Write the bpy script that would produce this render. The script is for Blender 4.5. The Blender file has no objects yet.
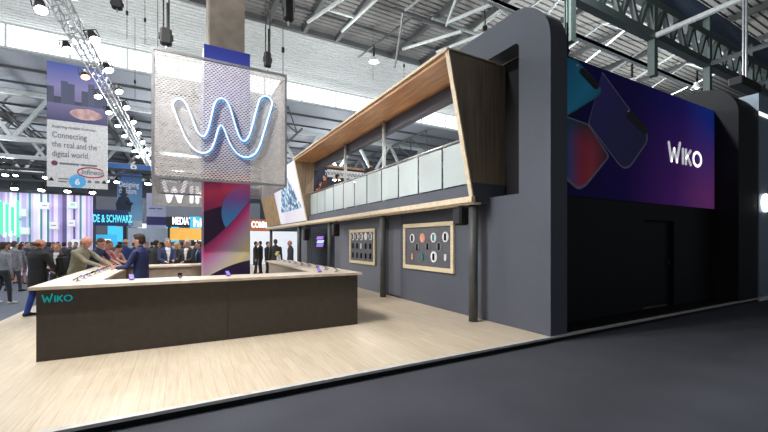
import bpy, math, random
import numpy as np
from mathutils import Vector, Matrix
random.seed(7)
SC = bpy.context.scene
COL = SC.collection
PI = math.pi
# ------------------------------------------------------------------ survey helpers
# The hall axes: X runs along the front edge of the platform, Y into the hall, Z up (0 = platform floor).
FOC, HOR, EYE = 373.0, 241.0, 1.70
def ray(px, py):
    r = (px-384)/FOC; u = (HOR-py)/FOC
    return Vector((.4834+r*.8754, .8754-r*.4834, u))
def onY(px, py, y):
    a = ray(px, py); return Vector((0, 0, EYE)) + a*(y/a.y)
def onX(px, py, x):
    a = ray(px, py); return Vector((0, 0, EYE)) + a*(x/a.x)
def onZ(px, py, z):
    a = ray(px, py); return Vector((0, 0, EYE)) + a*((z-EYE)/a.z)
def far(px, t):
    r = (px-384)/FOC
    return t*(.4834+r*.8754), t*(.8754-r*.4834)

# ------------------------------------------------------------------ materials
def lin(c):
    f = lambda v: v/12.92 if v <= .04045 else ((v+.055)/1.055)**2.4
    return tuple(f(v/255.) for v in c[:3]) + (1.,)
class N:
    """small node tree writer"""
    def __init__(s, name):
        s.m = bpy.data.materials.new(name); s.m.use_nodes = True
        s.t = s.m.node_tree; s.b = s.t.nodes['Principled BSDF']
    def new(s, typ, **kw):
        n = s.t.nodes.new(typ)
        for k, v in kw.items(): setattr(n, k, v)
        return n
    def put(s, sock, v):
        if hasattr(v, 'links'): s.t.links.new(v, sock)
        elif v is not None: sock.default_value = v
    def math(s, op, a, b=None, c=None):
        n = s.new('ShaderNodeMath', operation=op)
        s.put(n.inputs[0], a)
        if b is not None: s.put(n.inputs[1], b)
        if c is not None: s.put(n.inputs[2], c)
        return n.outputs[0]
    def xyz(s, kind='Object'):
        tc = s.new('ShaderNodeTexCoord'); sp = s.new('ShaderNodeSeparateXYZ')
        s.t.links.new(tc.outputs[kind], sp.inputs[0]); return sp.outputs
    def comb(s, x, y, z):
        n = s.new('ShaderNodeCombineXYZ')
        for i, v in enumerate((x, y, z)): s.put(n.inputs[i], v)
        return n.outputs[0]
    def noise(s, vec=None, scale=5., detail=3., rough=.5):
        n = s.new('ShaderNodeTexNoise'); n.inputs['Scale'].default_value = scale
        n.inputs['Detail'].default_value = detail; n.inputs['Roughness'].default_value = rough
        if vec is None:
            tc = s.new('ShaderNodeTexCoord'); vec = tc.outputs['Object']
        s.t.links.new(vec, n.inputs['Vector']); return n.outputs['Fac']
    def ramp(s, fac, stops, mode='LINEAR'):
        n = s.new('ShaderNodeValToRGB'); r = n.color_ramp; r.interpolation = mode
        while len(r.elements) < len(stops): r.elements.new(.5)
        for e, (p, c) in zip(r.elements, stops): e.position = p; e.color = lin(c)
        s.put(n.inputs[0], fac); return n.outputs[0]
    def mix(s, fac, a, b):
        n = s.new('ShaderNodeMix', data_type='RGBA')
        s.put(n.inputs[0], fac)
        s.put(n.inputs[6], a); s.put(n.inputs[7], b); return n.outputs[2]
    def step(s, a, b):          # 1 where a > b
        return s.math('GREATER_THAN', a, b)
    def col(s, v): s.put(s.b.inputs['Base Color'], v)
    def bump(s, h, strength=.3, dist=.02):
        n = s.new('ShaderNodeBump'); n.inputs['Strength'].default_value = strength; n.inputs['Distance'].default_value = dist
        s.put(n.inputs['Height'], h); s.t.links.new(n.outputs[0], s.b.inputs['Normal'])
    def fin(s, rough=.5, metal=0., emit=0., emcol=None, spec=None):
        s.b.inputs['Roughness'].default_value = rough; s.b.inputs['Metallic'].default_value = metal
        if spec is not None: s.b.inputs['Specular IOR Level'].default_value = spec
        if emit:
            s.b.inputs['Emission Strength'].default_value = emit
            s.put(s.b.inputs['Emission Color'], emcol)
        return s.m
def plain(name, c, rough=.55, metal=0., emit=0., var=.06, scale=9., spec=None):
    n = N(name)
    lo = tuple(max(0, v*(1-var)) for v in c); hi = tuple(min(255, v*(1+var)) for v in c)
    cc = n.ramp(n.noise(scale=scale), [(.3, lo), (.7, hi)])
    n.col(cc)
    return n.fin(rough, metal, emit, cc if emit else None, spec)
def wood(name, c, axis=2, scale=1., rough=.45, contrast=.22):
    n = N(name); o = n.xyz()
    k = [14*scale]*3; k[axis] = .9*scale
    v = n.comb(*[n.math('MULTIPLY', o[i], k[i]) for i in range(3)])
    f = n.noise(v, 1.6, 5., .6)
    lo = tuple(x*(1-contrast) for x in c); hi = tuple(min(255, x*(1+contrast*.55)) for x in c)
    n.col(n.ramp(f, [(.3, lo), (.52, c), (.72, hi)])); n.bump(f, .12, .004)
    return n.fin(rough)
M = {}
M['charcoal'] = plain('charcoal paint', (84, 88, 99), .6, var=.015)
M['wallgray'] = plain('booth wall paint', (110, 113, 124), .6, var=.015)
M['black'] = plain('black paint', (26, 27, 31), .6, var=.03, spec=.25)
M['dark'] = plain('dark matt', (40, 40, 44), .6)
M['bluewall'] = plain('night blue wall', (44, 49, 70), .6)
M['counter'] = plain('dark brown laminate', (66, 60, 54), .55)
M['top'] = plain('cream worktop', (222, 208, 190), .35)
M['trim'] = plain('pale birch trim', (225, 207, 178), .5)
M['silver'] = plain('brushed aluminium', (175, 177, 180), .35, .8)
M['kerb'] = plain('pale kerb strip', (205, 203, 200), .4)
M['steel'] = plain('galvanised steel', (150, 152, 155), .45, .5)
M['lightsteel'] = plain('light painted steel', (186, 192, 190), .5)
M['greensteel'] = plain('grey green painted steel', (78, 90, 87), .5)
M['darksteel'] = plain('dark painted steel', (78, 80, 80), .5)
M['duct'] = plain('blue grey duct', (66, 78, 96), .5)
M['mesh'] = plain('silver expanded metal', (206, 203, 201), .45, .0)
M['concrete'] = plain('brown concrete', (122, 111, 99), .8, var=.12, scale=3.)
M['deck'] = plain('white roof deck', (205, 208, 205), .6)
M['deckgray'] = plain('grey roof deck', (122, 121, 117), .6)
M['panelroof'] = plain('grey roof panel', (150, 155, 162), .6)
M['white'] = plain('white plastic', (232, 232, 232), .5)
M['offwhite'] = plain('off white sign', (205, 205, 206), .5)
M['lettergray'] = plain('grey print', (108, 106, 120), .6)
M['letterwhite'] = plain('white lettering', (240, 240, 245), .5, emit=.35)
M['teal'] = plain('teal lettering', (0, 170, 175), .5, emit=.25)
M['rubber'] = plain('black rubber', (18, 18, 20), .7)
M['gloss'] = plain('black glass', (14, 14, 18), .12)
M['skin'] = plain('light skin', (205, 155, 130), .5)
M['skinred'] = plain('ruddy skin', (202, 142, 118), .5)
M['skindark'] = plain('tanned skin', (158, 112, 86), .5)
M['eye'] = plain('dark eye', (40, 28, 24), .3)
M['shoe'] = plain('black shoe leather', (24, 22, 22), .4)
M['frame'] = wood('pale wood frame', (222, 206, 172), 1, .6, contrast=.1)
M['soffit'] = wood('warm oak veneer', (186, 138, 96), 1, .7)
M['fin'] = wood('oak veneer upright', (148, 130, 108), 2, .7)
M['slatwood'] = wood('light oak slats', (196, 166, 124), 2, .9)

def glass(name, tint=(205, 222, 220), alpha=.55):
    n = N(name); n.col(n.ramp(n.noise(scale=1.2), [(.3, tuple(x*.96 for x in tint)), (.7, tint)]))
    n.b.inputs['Alpha'].default_value = alpha
    return n.fin(.3)
M['frosted'] = glass('frosted balustrade glass', (200, 212, 212), .86)

def floor_planks():
    n = N('oak plank floor'); o = n.xyz()
    vec = n.comb(n.math('MULTIPLY', o[1], 1.), n.math('MULTIPLY', o[0], 1.), 0.)
    br = n.new('ShaderNodeTexBrick'); br.offset = .37; br.offset_frequency = 2
    n.t.links.new(vec, br.inputs['Vector'])
    br.inputs['Scale'].default_value = 1.; br.inputs['Brick Width'].default_value = 1.5; br.inputs['Row Height'].default_value = .13
    br.inputs['Mortar Size'].default_value = .0022; br.inputs['Bias'].default_value = 0.
    br.inputs['Color1'].default_value = lin((222, 206, 182)); br.inputs['Color2'].default_value = lin((204, 185, 159)); br.inputs['Mortar'].default_value = lin((150, 128, 100))
    g = n.noise(n.comb(n.math('MULTIPLY', o[0], 20.), n.math('MULTIPLY', o[1], 1.1), 0.), 1.5, 5., .62)
    gc = n.ramp(g, [(.3, (194, 174, 148)), (.5, (218, 203, 180)), (.7, (232, 221, 203))])
    n.col(n.mix(.5, br.outputs['Color'], gc)); n.bump(g, .06, .003)
    return n.fin(.36)
M['planks'] = floor_planks()
def carpet():
    n = N('charcoal carpet'); f = n.noise(scale=260., detail=2.); g = n.noise(scale=1.3, detail=4.)
    c = n.mix(.5, n.ramp(f, [(.25, (52, 53, 59)), (.75, (104, 106, 115))]), n.ramp(g, [(.3, (72, 73, 80)), (.7, (84, 86, 94))]))
    n.col(c); n.bump(f, .5, .01); return n.fin(.95, spec=.1)
M['carpet'] = carpet()
def aisle():
    n = N('grey blue aisle carpet'); f = n.noise(scale=200., detail=2.)
    n.col(n.ramp(f, [(.25, (92, 97, 108)), (.75, (124, 130, 142))])); return n.fin(.95, spec=.1)
M['aisle'] = aisle()
def emit(name, c, s): 
    n = N(name); k = n.ramp(n.noise(scale=2.), [(.2, tuple(x*.97 for x in c)), (.8, c)])
    n.col(k); return n.fin(.5, 0, s, k)
M['daylight'] = emit('daylight glazing', (250, 252, 255), 1.1)
M['lamp'] = emit('lit lamp lens', (255, 253, 250), 14.)
M['warmlamp'] = emit('warm lit lamp lens', (255, 180, 110), 6.)
M['screenwhite'] = emit('white lit screen', (226, 230, 238), .42)
M['cyanscreen'] = emit('cyan lit screen', (60, 170, 215), .7)
M['greenlight'] = emit('green light tube', (70, 230, 140), 1.3)
M['greenwhite'] = emit('pale green light tube', (205, 255, 225), 1.5)
M['cyanletters'] = emit('cyan lit letters', (90, 215, 235), .9)
M['whitelit'] = emit('white lit letters', (248, 250, 255), 1.2)
M['phonelit'] = emit('violet phone display', (120, 100, 205), .8)
M['neonblue'] = emit('blue light halo', (60, 165, 225), .9)

# ------------------------------------------------------------------ mesh builder
class MB:
    def __init__(s): s.v = []; s.f = []; s.mi = []; s.cur = 0
    def add(s, vs, fs):
        k = len(s.v); s.v += [tuple(v) for v in vs]
        for f in fs: s.f.append(tuple(i+k for i in f)); s.mi.append(s.cur)
        return s
    def box(s, a, b):
        x0, y0, z0 = (min(a[i], b[i]) for i in range(3)); x1, y1, z1 = (max(a[i], b[i]) for i in range(3))
        vs = [(x0,y0,z0),(x1,y0,z0),(x1,y1,z0),(x0,y1,z0),(x0,y0,z1),(x1,y0,z1),(x1,y1,z1),(x0,y1,z1)]
        return s.add(vs, [(3,2,1,0),(4,5,6,7),(0,1,5,4),(1,2,6,5),(2,3,7,6),(3,0,4,7)])
    def bbox(s, a, b, r=.01):          # box with chamfered edges
        x0, y0, z0 = (min(a[i], b[i]) for i in range(3)); x1, y1, z1 = (max(a[i], b[i]) for i in range(3))
        r = min(r, (x1-x0)*.45, (y1-y0)*.45, (z1-z0)*.45)
        def ring(z, q):
            return [(x0+r+q,y0+q,z),(x1-r-q,y0+q,z),(x1-q,y0+r+q,z),(x1-q,y1-r-q,z),(x1-r-q,y1-q,z),(x0+r+q,y1-q,z),(x0+q,y1-r-q,z),(x0+q,y0+r+q,z)]
        vs = ring(z0, r)+ring(z0+r, 0)+ring(z1-r, 0)+ring(z1, r)
        fs = [tuple(range(7,-1,-1)), tuple(range(24,32))]
        for k in range(3):
            for i in range(8): j=(i+1)%8; fs.append((k*8+i,k*8+j,k*8+8+j,k*8+8+i))
        return s.add(vs, fs)
    def tube(s, a, b, r0, r1=None, n=8):
        a = Vector(a); b = Vector(b); r1 = r0 if r1 is None else r1
        d = (b-a).normalized(); u = d.orthogonal().normalized(); w = d.cross(u)
        vs = []
        for p, r in ((a, r0), (b, r1)):
            for i in range(n):
                t = 2*PI*i/n; vs.append(p+u*(r*math.cos(t))+w*(r*math.sin(t)))
        fs = [(i,(i+1)%n,n+(i+1)%n,n+i) for i in range(n)]+[tuple(range(n-1,-1,-1)), tuple(range(n,2*n))]
        return s.add(vs, fs)
    def path(s, pts, r, n=8, closed=False):
        pts = [Vector(p) for p in pts]; m = len(pts); vs = []; fs = []
        ref = Vector((0, 1, 0))
        for i, p in enumerate(pts):
            a = pts[i-1] if (i or closed) else p; b = pts[(i+1) % m] if (i < m-1 or closed) else p
            d = (b-a).normalized(); u = ref-d*ref.dot(d); u = u.normalized() if u.length > 1e-4 else d.orthogonal().normalized(); w = d.cross(u)
            for k in range(n):
                t = 2*PI*k/n; vs.append(p+u*(r*math.cos(t))+w*(r*math.sin(t)))
        for i in range(m if closed else m-1):
            j = (i+1) % m
            for k in range(n): l=(k+1)%n; fs.append((i*n+k,i*n+l,j*n+l,j*n+k))
        if not closed: fs += [tuple(range(n-1,-1,-1)), tuple(range((m-1)*n, m*n))]
        return s.add(vs, fs)
    def bar(s, a, b, w, h=None):       # square bar
        a = Vector(a); b = Vector(b); h = w if h is None else h
        d = (b-a).normalized(); up = Vector((0,0,1)) if abs(d.z) < .95 else Vector((0,1,0))
        u = d.cross(up).normalized(); v = u.cross(d)
        vs = [p+u*(i*w/2)+v*(j*h/2) for p in (a, b) for i, j in ((-1,-1),(1,-1),(1,1),(-1,1))]
        return s.add(vs, [(0,1,5,4),(1,2,6,5),(2,3,7,6),(3,0,4,7),(3,2,1,0),(4,5,6,7)])
    def prism(s, pts, off):            # planar polygon extruded by a vector
        pts = [Vector(p) for p in pts]; off = Vector(off); n = len(pts)
        vs = pts+[p+off for p in pts]
        return s.add(vs, [tuple(range(n-1,-1,-1)), tuple(range(n,2*n))]+[(i,(i+1)%n,n+(i+1)%n,n+i) for i in range(n)])
    def lathe(s, prof, c=(0,0,0), n=16, sx=1., sy=1.):
        vs = []; m = len(prof)
        for r, z in prof:
            for i in range(n): t=2*PI*i/n; vs.append((c[0]+r*sx*math.cos(t), c[1]+r*sy*math.sin(t), c[2]+z))
        fs = [tuple(range(n-1,-1,-1)), tuple(range((m-1)*n, m*n))]
        for k in range(m-1):
            for i in range(n): j=(i+1)%n; fs.append((k*n+i,k*n+j,k*n+n+j,k*n+n+i))
        return s.add(vs, fs)
    def ball(s, c, rx, ry=None, rz=None, n=14, m=9):
        ry = ry or rx; rz = rz or rx; vs = [(c[0],c[1],c[2]-rz)]; 
        for k in range(1, m):
            p = -PI/2+PI*k/m
            for i in range(n): t=2*PI*i/n; vs.append((c[0]+rx*math.cos(p)*math.cos(t), c[1]+ry*math.cos(p)*math.sin(t), c[2]+rz*math.sin(p)))
        vs.append((c[0],c[1],c[2]+rz)); L = len(vs)-1
        fs = [(0,1+(i+1)%n,1+i) for i in range(n)]
        for k in range(m-2):
            for i in range(n): j=(i+1)%n; fs.append((1+k*n+i,1+k*n+j,1+k*n+n+j,1+k*n+n+i))
        b = 1+(m-2)*n
        fs += [(b+i,b+(i+1)%n,L) for i in range(n)]
        return s.add(vs, fs)
    def mesh(s, name, mats, smooth=False):
        me = bpy.data.meshes.new(name); me.from_pydata(s.v, [], s.f)
        for m in (mats if isinstance(mats, (list, tuple)) else [mats]): me.materials.append(M[m] if isinstance(m, str) else m)
        if any(s.mi): me.polygons.foreach_set('material_index', s.mi)
        if smooth: me.polygons.foreach_set('use_smooth', [True]*len(me.polygons))
        me.update(); return me
def place(o, loc, rot): o.location = loc; o.rotation_euler = rot
def obj(name, mb, mat, parent=None, smooth=False, loc=(0,0,0), rot=(0,0,0)):
    me = mb.mesh(name, mat, smooth) if isinstance(mb, MB) else mb
    o = bpy.data.objects.new(name, me); COL.objects.link(o); place(o, loc, rot); o.parent = parent
    return o
def tag(o, label, cat, group=None):
    o['label'] = label; o['category'] = cat
    if group: o['group'] = group
    return o
def thing(name, label, cat, loc=(0,0,0), rot=(0,0,0), group=None):
    o = bpy.data.objects.new(name, None); COL.objects.link(o); place(o, loc, rot); o.empty_display_size = .1
    return tag(o, label, cat, group)
def struct(name, mb, mat, parent=None, **k):
    o = obj(name, mb, mat, parent, **k)
    if parent is None: o['kind'] = 'structure'
    return o
def copy_tree(o, parent=None):
    c = o.copy(); COL.objects.link(c); c.parent = parent
    for ch in list(o.children): copy_tree(ch, c)
    return c
ORD = ['first','second','third','fourth','fifth','sixth','seventh','eighth','ninth','tenth','eleventh','twelfth','thirteenth','fourteenth','fifteenth','sixteenth','seventeenth','eighteenth','nineteenth','twentieth','twenty-first','twenty-second','twenty-third','twenty-fourth']
# lettering ---------------------------------------------------------------
RY = (PI/2, 0, 0)          # faces -Y
RX = (PI/2, 0, -PI/2)      # faces -X
def text(name, s, h, mat, parent, loc, rot=RY, width=None, depth=.01, align='LEFT', bold=0.):
    cu = bpy.data.curves.new('t', 'FONT'); cu.body = s; cu.size = h/.7; cu.extrude = depth/2; cu.align_x = align; cu.offset = bold; cu.resolution_u = 3
    t = bpy.data.objects.new('t', cu); COL.objects.link(t)
    dg = bpy.context.evaluated_depsgraph_get(); dg.update()
    me = bpy.data.meshes.new_from_object(t.evaluated_get(dg)); bpy.data.objects.remove(t); bpy.data.curves.remove(cu)
    me.materials.clear(); me.materials.append(M[mat]); me.name = name
    o = bpy.data.objects.new(name, me); COL.objects.link(o); place(o, loc, rot); o.parent = parent
    if width:
        w = max(v.co.x for v in me.vertices)-min(v.co.x for v in me.vertices)
        for v in me.vertices: v.co.x *= width/w
    return o
def seg2d(mb, a, b, w, d):     # a flat round-ended stroke in the local XZ plane, front towards -Y
    a = Vector(a); b = Vector(b); e = (b-a); ang = math.atan2(e.y, e.x); pts = []
    for k in range(9): t = ang+PI/2+PI*k/8; pts.append((a.x+w/2*math.cos(t), 0, a.y+w/2*math.sin(t)))
    for k in range(9): t = ang-PI/2+PI*k/8; pts.append((b.x+w/2*math.cos(t), 0, b.y+w/2*math.sin(t)))
    mb.prism(pts, (0, -d, 0))
LOGO = [[(0,1.),(.24,0),(.5,.72),(.76,0),(1.06,1.12)], [(1.36,0),(1.36,.82)], [(1.66,0),(1.66,.82)], [(1.66,.34),(2.14,.82)], [(1.82,.46),(2.16,0)],
        [(2.84+.42*math.cos(t*PI/10), .41+.41*math.sin(t*PI/10)) for t in range(21)]]
def logo(name, width, mat, parent, loc, rot=(0,0,0), stroke=.17, d=.012):
    mb = MB(); k = width/3.3
    for pl in LOGO:
        for a, b in zip(pl, pl[1:]): seg2d(mb, (a[0]*k, a[1]*k), (b[0]*k, b[1]*k), stroke*k, d)
    return obj(name, mb, mat, parent, loc=loc, rot=rot)
# ================================================================== THE HALL
FL = -.10                                   # hall floor level below the platform
DK = 14.7
struct('floor', MB().box((-60,-14,FL-.2),(60,4.5,FL)), 'carpet')
struct('floor_aisle', MB().box((-60,4.5,FL-.2),(60,78,FL)), 'aisle')
def deck(y0, y1, z, x0=-60, x1=60, pitch=.36):
    mb = MB(); pr = []; y = y0
    while y < y1:
        pr += [(y, z), (y+pitch*.68, z), (y+pitch*.72, z+.09), (y+pitch*.96, z+.09)]; y += pitch
    n = len(pr); vs = [(x0, a, b) for a, b in pr]+[(x1, a, b) for a, b in pr]
    mb.add(vs, [(i, i+1, n+i+1, n+i) for i in range(n-1)]); return mb
YE, YC = 22.4, 30.4                          # end of the grey deck, line of the clerestory
struct('ceiling_grey_deck', deck(-14, YE, DK), 'deckgray')
struct('ceiling_white_deck', deck(YE, YC, DK), 'deck')
struct('roof_edge_beam', MB().box((-60,YE-.12,DK-.28),(60,YE+.12,DK+.05)), 'darksteel')
struct('roof_purlin', MB().box((-60,YE-2.1,DK-.16),(60,YE-1.96,DK)), 'darksteel')
for x in (-12.2,-8.0,-3.8,.4,4.6,6.76,8.86,13.0,15.5,19.7,23.9,28.1,32.3):
    struct('roof_rafter', MB().box((x-.11,-14,DK-.3),(x+.11,YE,DK-.003)), 'darksteel')
wb = MB().box((-60,YC-.06,DK-.06),(60,YC+.06,DK+.1)); wb.box((-60,YC-.06,13.2),(60,YC+.06,13.32))
for x in range(-60, 61, 3): wb.box((x-.05,YC-.07,13.2),(x+.05,YC+.07,DK))
w1 = struct('window_1', wb, 'lightsteel')
w1['label'] = 'long clerestory strip of daylight glazing under the roof'
struct('glazing', MB().box((-60,YC+.01,13.25),(60,YC+.03,DK)), 'daylight', w1)
mb = MB().box((-60,YC,13.1),(60,78,13.24)); mb2 = MB()
struct('ceiling_far_roof', mb, 'panelroof')
for y in range(33, 78, 3): struct('roof_purlin', MB().box((-60,y-.06,12.95),(60,y+.06,13.09)), 'darksteel')
struct('wall_back', MB().box((-60,77.6,FL),(60,78,13.2)), plain('far wall', (96,102,112), .8))
struct('wall_left', MB().box((-60,-14,FL),(-59.6,78,DK)), plain('left wall', (120,122,126), .8))
struct('wall_right', MB().box((59.6,-14,FL),(60,78,DK)), plain('right wall', (84,88,96), .8))
def vtruss(a, b, zt, bay, rc, rw, mat, name='roof_truss', posts=False):
    """a planar truss, bottom chord a-b, top chord at height zt"""
    a = Vector(a); b = Vector(b); L = (b-a).length; n = max(2, round(L/bay)); mb = MB()
    up = Vector((0,0,zt-a.z)); mb.bar(a, b, rc); mb.bar(a+up, b+up, rc)
    for i in range(n):
        p = a+(b-a)*(i/n); q = a+(b-a)*((i+1)/n); m = (p+q)/2+up
        mb.bar(p, m, rw); mb.bar(m, q, rw)
        if posts: mb.bar(p, p+up, rw)
    return struct(name, mb, mat)
# the heavy truss, tubes and duct over the right-hand end
vtruss((4.5,8.0,10.0),(46,8.0,10.0), 11.3, 1.25, .3, .17, 'greensteel')
vtruss((4.5,9.5,10.0),(46,9.5,10.0), 10.02, 3, .16, .05, 'lightsteel', 'roof_chord')
struct('ceiling_duct', MB().tube((12,8.6,12.5),(50,8.6,12.5), .62, n=20), 'duct', smooth=True)
for x in (11.6,16.9,21.8,26.8,31.8):
    if x > 12: struct('roof_tube', MB().tube((x,-4,10.0),(x,8,10.0), .11), 'lightsteel')
    struct('roof_post', MB().bar((x,8,8.4),(x,8,12.2), .26), 'greensteel')
for x0 in (9.2,14.3,19.4,24.5,29.6):
    for y0 in (13,18):
        mb = MB(); mb.tube((x0,y0-3.2,12.4),(x0+2.5,y0,14.5),.07); mb.tube((x0+5,y0-3.2,12.4),(x0+2.5,y0,14.5),.07); mb.tube((x0,y0+1.8,12.4),(x0+2.5,y0,14.5),.06)
        mb.tube((x0-.5,y0-3.2,12.4),(x0+5.5,y0-3.2,12.4),.075); mb.tube((x0,y0-3.2,12.4),(x0+2.5,y0+1.8,12.4),.06)
        struct('roof_strut', mb, 'lightsteel' if y0 == 13 else 'darksteel')
# pale inclined struts in the upper middle of the roof
for (p, q, za, zb) in (((308,22),(345,-3),13.6,12.0),((342,31),(378,-3),13.6,11.6),((328,9),(354,17),12.8,12.8),((403,49),(462,31),13.2,12.0),((448,22),(492,4),12.4,11.6),
                       ((432,19),(477,34),12.6,12.4),((437,52),(500,27),12.6,11.4),((520,-4),(470,34),11.6,12.6),((496,0),(545,60),12.0,11.0)):
    struct('roof_strut', MB().tube(onZ(*p, za), onZ(*q, zb), .085), 'lightsteel')
# trusses of the lower roof seen on the left
for y in (38, 46, 56): vtruss((-50,y,9.4),(50,y,9.4), 12.9, 4.4, .34, .26, 'lightsteel' if y == 38 else 'steel', posts=False)
for x in (-34,-27,-20,-13,-6,1,8,15,22,29):
    mb = MB(); mb.tube((x,31,12.8),(x,76,12.8),.12); mb.tube((x+1.2,31,11.2),(x+1.2,76,11.2),.1)
    for y in range(31,76,3): mb.tube((x,y,12.8),(x+1.2,y+1.5,11.2),.06); mb.tube((x,y+3,12.8),(x+1.2,y+1.5,11.2),.06)
    struct('roof_truss', mb, 'darksteel')
# the column
struct('hall_column', MB().bbox((.60,9.27,FL),(1.38,10.05,DK), .03), 'concrete')

# ================================================================== PLATFORM
struct('platform', MB().box((-3.25,4.36,FL),(15.15,28,-.012)), 'black')
struct('platform_boards', MB().box((-3.25,4.40,-.011),(5.80,28,0)), 'planks')
struct('trim_1', MB().box((-3.25,4.33,-.03),(15.15,4.40,.004)), 'kerb')
struct('trim_2', MB().box((-3.29,4.33,-.03),(-3.25,28,.004)), 'kerb')

# ================================================================== TWO-STOREY STAND
B = thing('exhibition_stand', 'two-storey charcoal trade stand with oak-lined balcony on the wooden platform', 'exhibition stand', (5.78,4.36,0))
B0 = Vector((5.78,4.36,0))
def bp(name, mb, mat, parent=None, label=None, **k):
    """a part written in hall coordinates"""
    for i, v in enumerate(mb.v): mb.v[i] = tuple(Vector(v)-B0)
    o = obj(name, mb, mat, parent or B, **k)
    if label: o['label'] = label
    return o
def arc(cy, cz, r, a0, a1, n=10): return [(cy+r*math.cos(math.radians(a0+(a1-a0)*i/n)), cz+r*math.sin(math.radians(a0+(a1-a0)*i/n))) for i in range(n+1)]
prof = [(4.36,0),(9.45,0),(9.45,2.62),(5.06,2.62)]+arc(5.16,5.46,.10,180,90,4)+[(8.4,5.56),(8.4,6.2)]+arc(5.24,5.32,.88,90,180,14)
bp('arch', MB().prism([(5.78,y,z) for y,z in prof], (.46,0,0)), 'charcoal')
bp('facade_wall', MB().box((5.93,9.4,0),(6.2,10.45,2.62)), 'wallgray')
bp('facade_wall', MB().box((5.78,10.45,0),(6.2,14.75,2.62)), 'wallgray')
bp('facade_wall', MB().box((5.78,18.62,0),(6.0,20.4,2.5)), 'wallgray')
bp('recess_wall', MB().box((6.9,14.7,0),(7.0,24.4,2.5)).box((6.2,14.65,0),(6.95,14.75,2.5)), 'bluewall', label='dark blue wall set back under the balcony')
bp('inner_panel', MB().box((6.245,5.0,2.6),(6.3,6.0,5.56)), 'black')  # black sheet standing in for the shade of the open interior
# balcony
bp('floor_slab', MB().box((5.34,5.84,2.5),(9.6,17.05,2.88)).box((5.34,17.05,2.5),(6.2,26.1,2.66)), 'charcoal')
bp('edge_trim', MB().box((5.24,5.80,2.50),(5.34,26.1,2.62)).box((5.30,5.80,2.46),(5.50,26.1,2.50)), 'trim', label='pale birch trim along the balcony edge')
def slant(z): return 5.30+(4.67-5.30)*(z-2.62)/(5.46-2.62)
def finpoly(xin_b, xin_t, y): return [(slant(2.62),y,2.62),(xin_b,y,2.62),(xin_t,y,5.47),(slant(5.47),y,5.47)]
bp('side_fin', MB().prism([(slant(2.9),5.80,2.9),(6.2,5.80,2.9),(6.2,5.80,5.47),(slant(5.47),5.80,5.47)], (0,.09,0)), 'fin', label='slanted oak upright at the near end of the balcony')
bp('fin_base', MB().prism([(slant(2.62),5.80,2.62),(6.2,5.80,2.62),(6.2,5.80,2.9),(slant(2.9),5.80,2.9)], (0,.09,0)), 'charcoal')
bp('fin_edge', MB().prism([(slant(2.6)-.035,5.79,2.6),(slant(2.6)+.0,5.79,2.6),(slant(5.5),5.79,5.5),(slant(5.5)-.035,5.79,5.5)], (0,.11,0)), 'trim')
bp('side_fin', MB().prism(finpoly(5.56,5.6,16.95), (0,.1,0)), 'fin', label='slanted oak upright at the far end of the balcony')
bp('fin_edge', MB().prism([(slant(2.6)-.03,16.94,2.6),(slant(2.6),16.94,2.6),(slant(5.5),16.94,5.5),(slant(5.5)-.03,16.94,5.5)], (0,.12,0)), 'trim')
bp('canopy', MB().box((4.66,5.89,5.36),(5.62,16.95,5.44)), 'soffit', label='oak-lined canopy over the balcony')
bp('canopy_edge', MB().box((4.60,5.80,5.445),(5.9,17.06,5.50)), 'trim')
bp('header_beam', MB().box((5.62,5.9,5.02),(5.80,17.05,5.44)), 'charcoal')
for y in (10.0, 13.0): bp('canopy_post', MB().tube((5.52,y,2.88),(5.52,y,5.36), .055, n=12), 'lightsteel', smooth=True)
for k in range(6, 17):
    bp('glass_pane', MB().bbox((5.43,k+.04,2.93),(5.455,k+.96,3.86), .004), 'frosted')
    bp('baluster', MB().bbox((5.457,k-.02,2.88),(5.50,k+.02,3.90), .005), 'steel')
bp('handrail', MB().tube((5.46,5.9,3.92),(5.46,16.95,3.92), .03, n=10), 'silver', smooth=True)
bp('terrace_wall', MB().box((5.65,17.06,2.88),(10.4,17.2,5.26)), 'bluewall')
bp('wood_capping', MB().box((5.65,17.02,5.262),(10.4,17.2,5.36)), 'soffit')
# slanted video screen and slatted panel past the balcony
def slab_between(y0, y1, z0=2.68, z1=5.42, dx=.0):
    return MB().prism([(slant(z0)+dx,y0,z0),(slant(z0)+dx,y1,z0),(slant(z1)+dx,y1,z1),(slant(z1)+dx,y0,z1)], (.12,0,0))
def video_mat():
    n = N('video wall picture'); o = n.xyz('Generated')
    base = n.ramp(n.math('ADD', n.math('MULTIPLY', o[1], .6), n.math('MULTIPLY', o[2], .4)), [(0,(238,234,240)),(.45,(222,216,234)),(.62,(238,236,244)),(.9,(206,198,228)),(1,(190,184,220))])
    vo = n.new('ShaderNodeTexVoronoi', feature='F1'); vo.inputs['Scale'].default_value = 1.
    n.put(vo.inputs['Vector'], n.comb(0., n.math('MULTIPLY', o[1], 30.), n.math('MULTIPLY', o[2], 15.)))
    cell = n.ramp(n.xyz_of(vo.outputs['Color'])[0], [(0,(38,70,104)),(.3,(88,140,180)),(.55,(150,190,215)),(.8,(214,226,240)),(1,(70,110,150))], 'CONSTANT')
    w = n.math('ABSOLUTE', n.math('SUBTRACT', o[1], .46)); lim = n.math('MULTIPLY', n.math('SUBTRACT', 1.02, o[2]), .5)
    ns = n.noise(scale=6.)
    mk = n.math('MULTIPLY', n.step(n.math('ADD', lim, n.math('MULTIPLY', n.math('SUBTRACT', ns, .5), .2)), w), n.math('MULTIPLY', n.step(o[2], .22), n.step(.93, o[2])))
    c = n.mix(mk, base, cell); n.col(c); return n.fin(.4, 0, .22, c)
N.xyz_of = lambda s, v: (lambda sp: (s.t.links.new(v, sp.inputs[0]), sp.outputs)[1])(s.new('ShaderNodeSeparateXYZ'))
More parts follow.
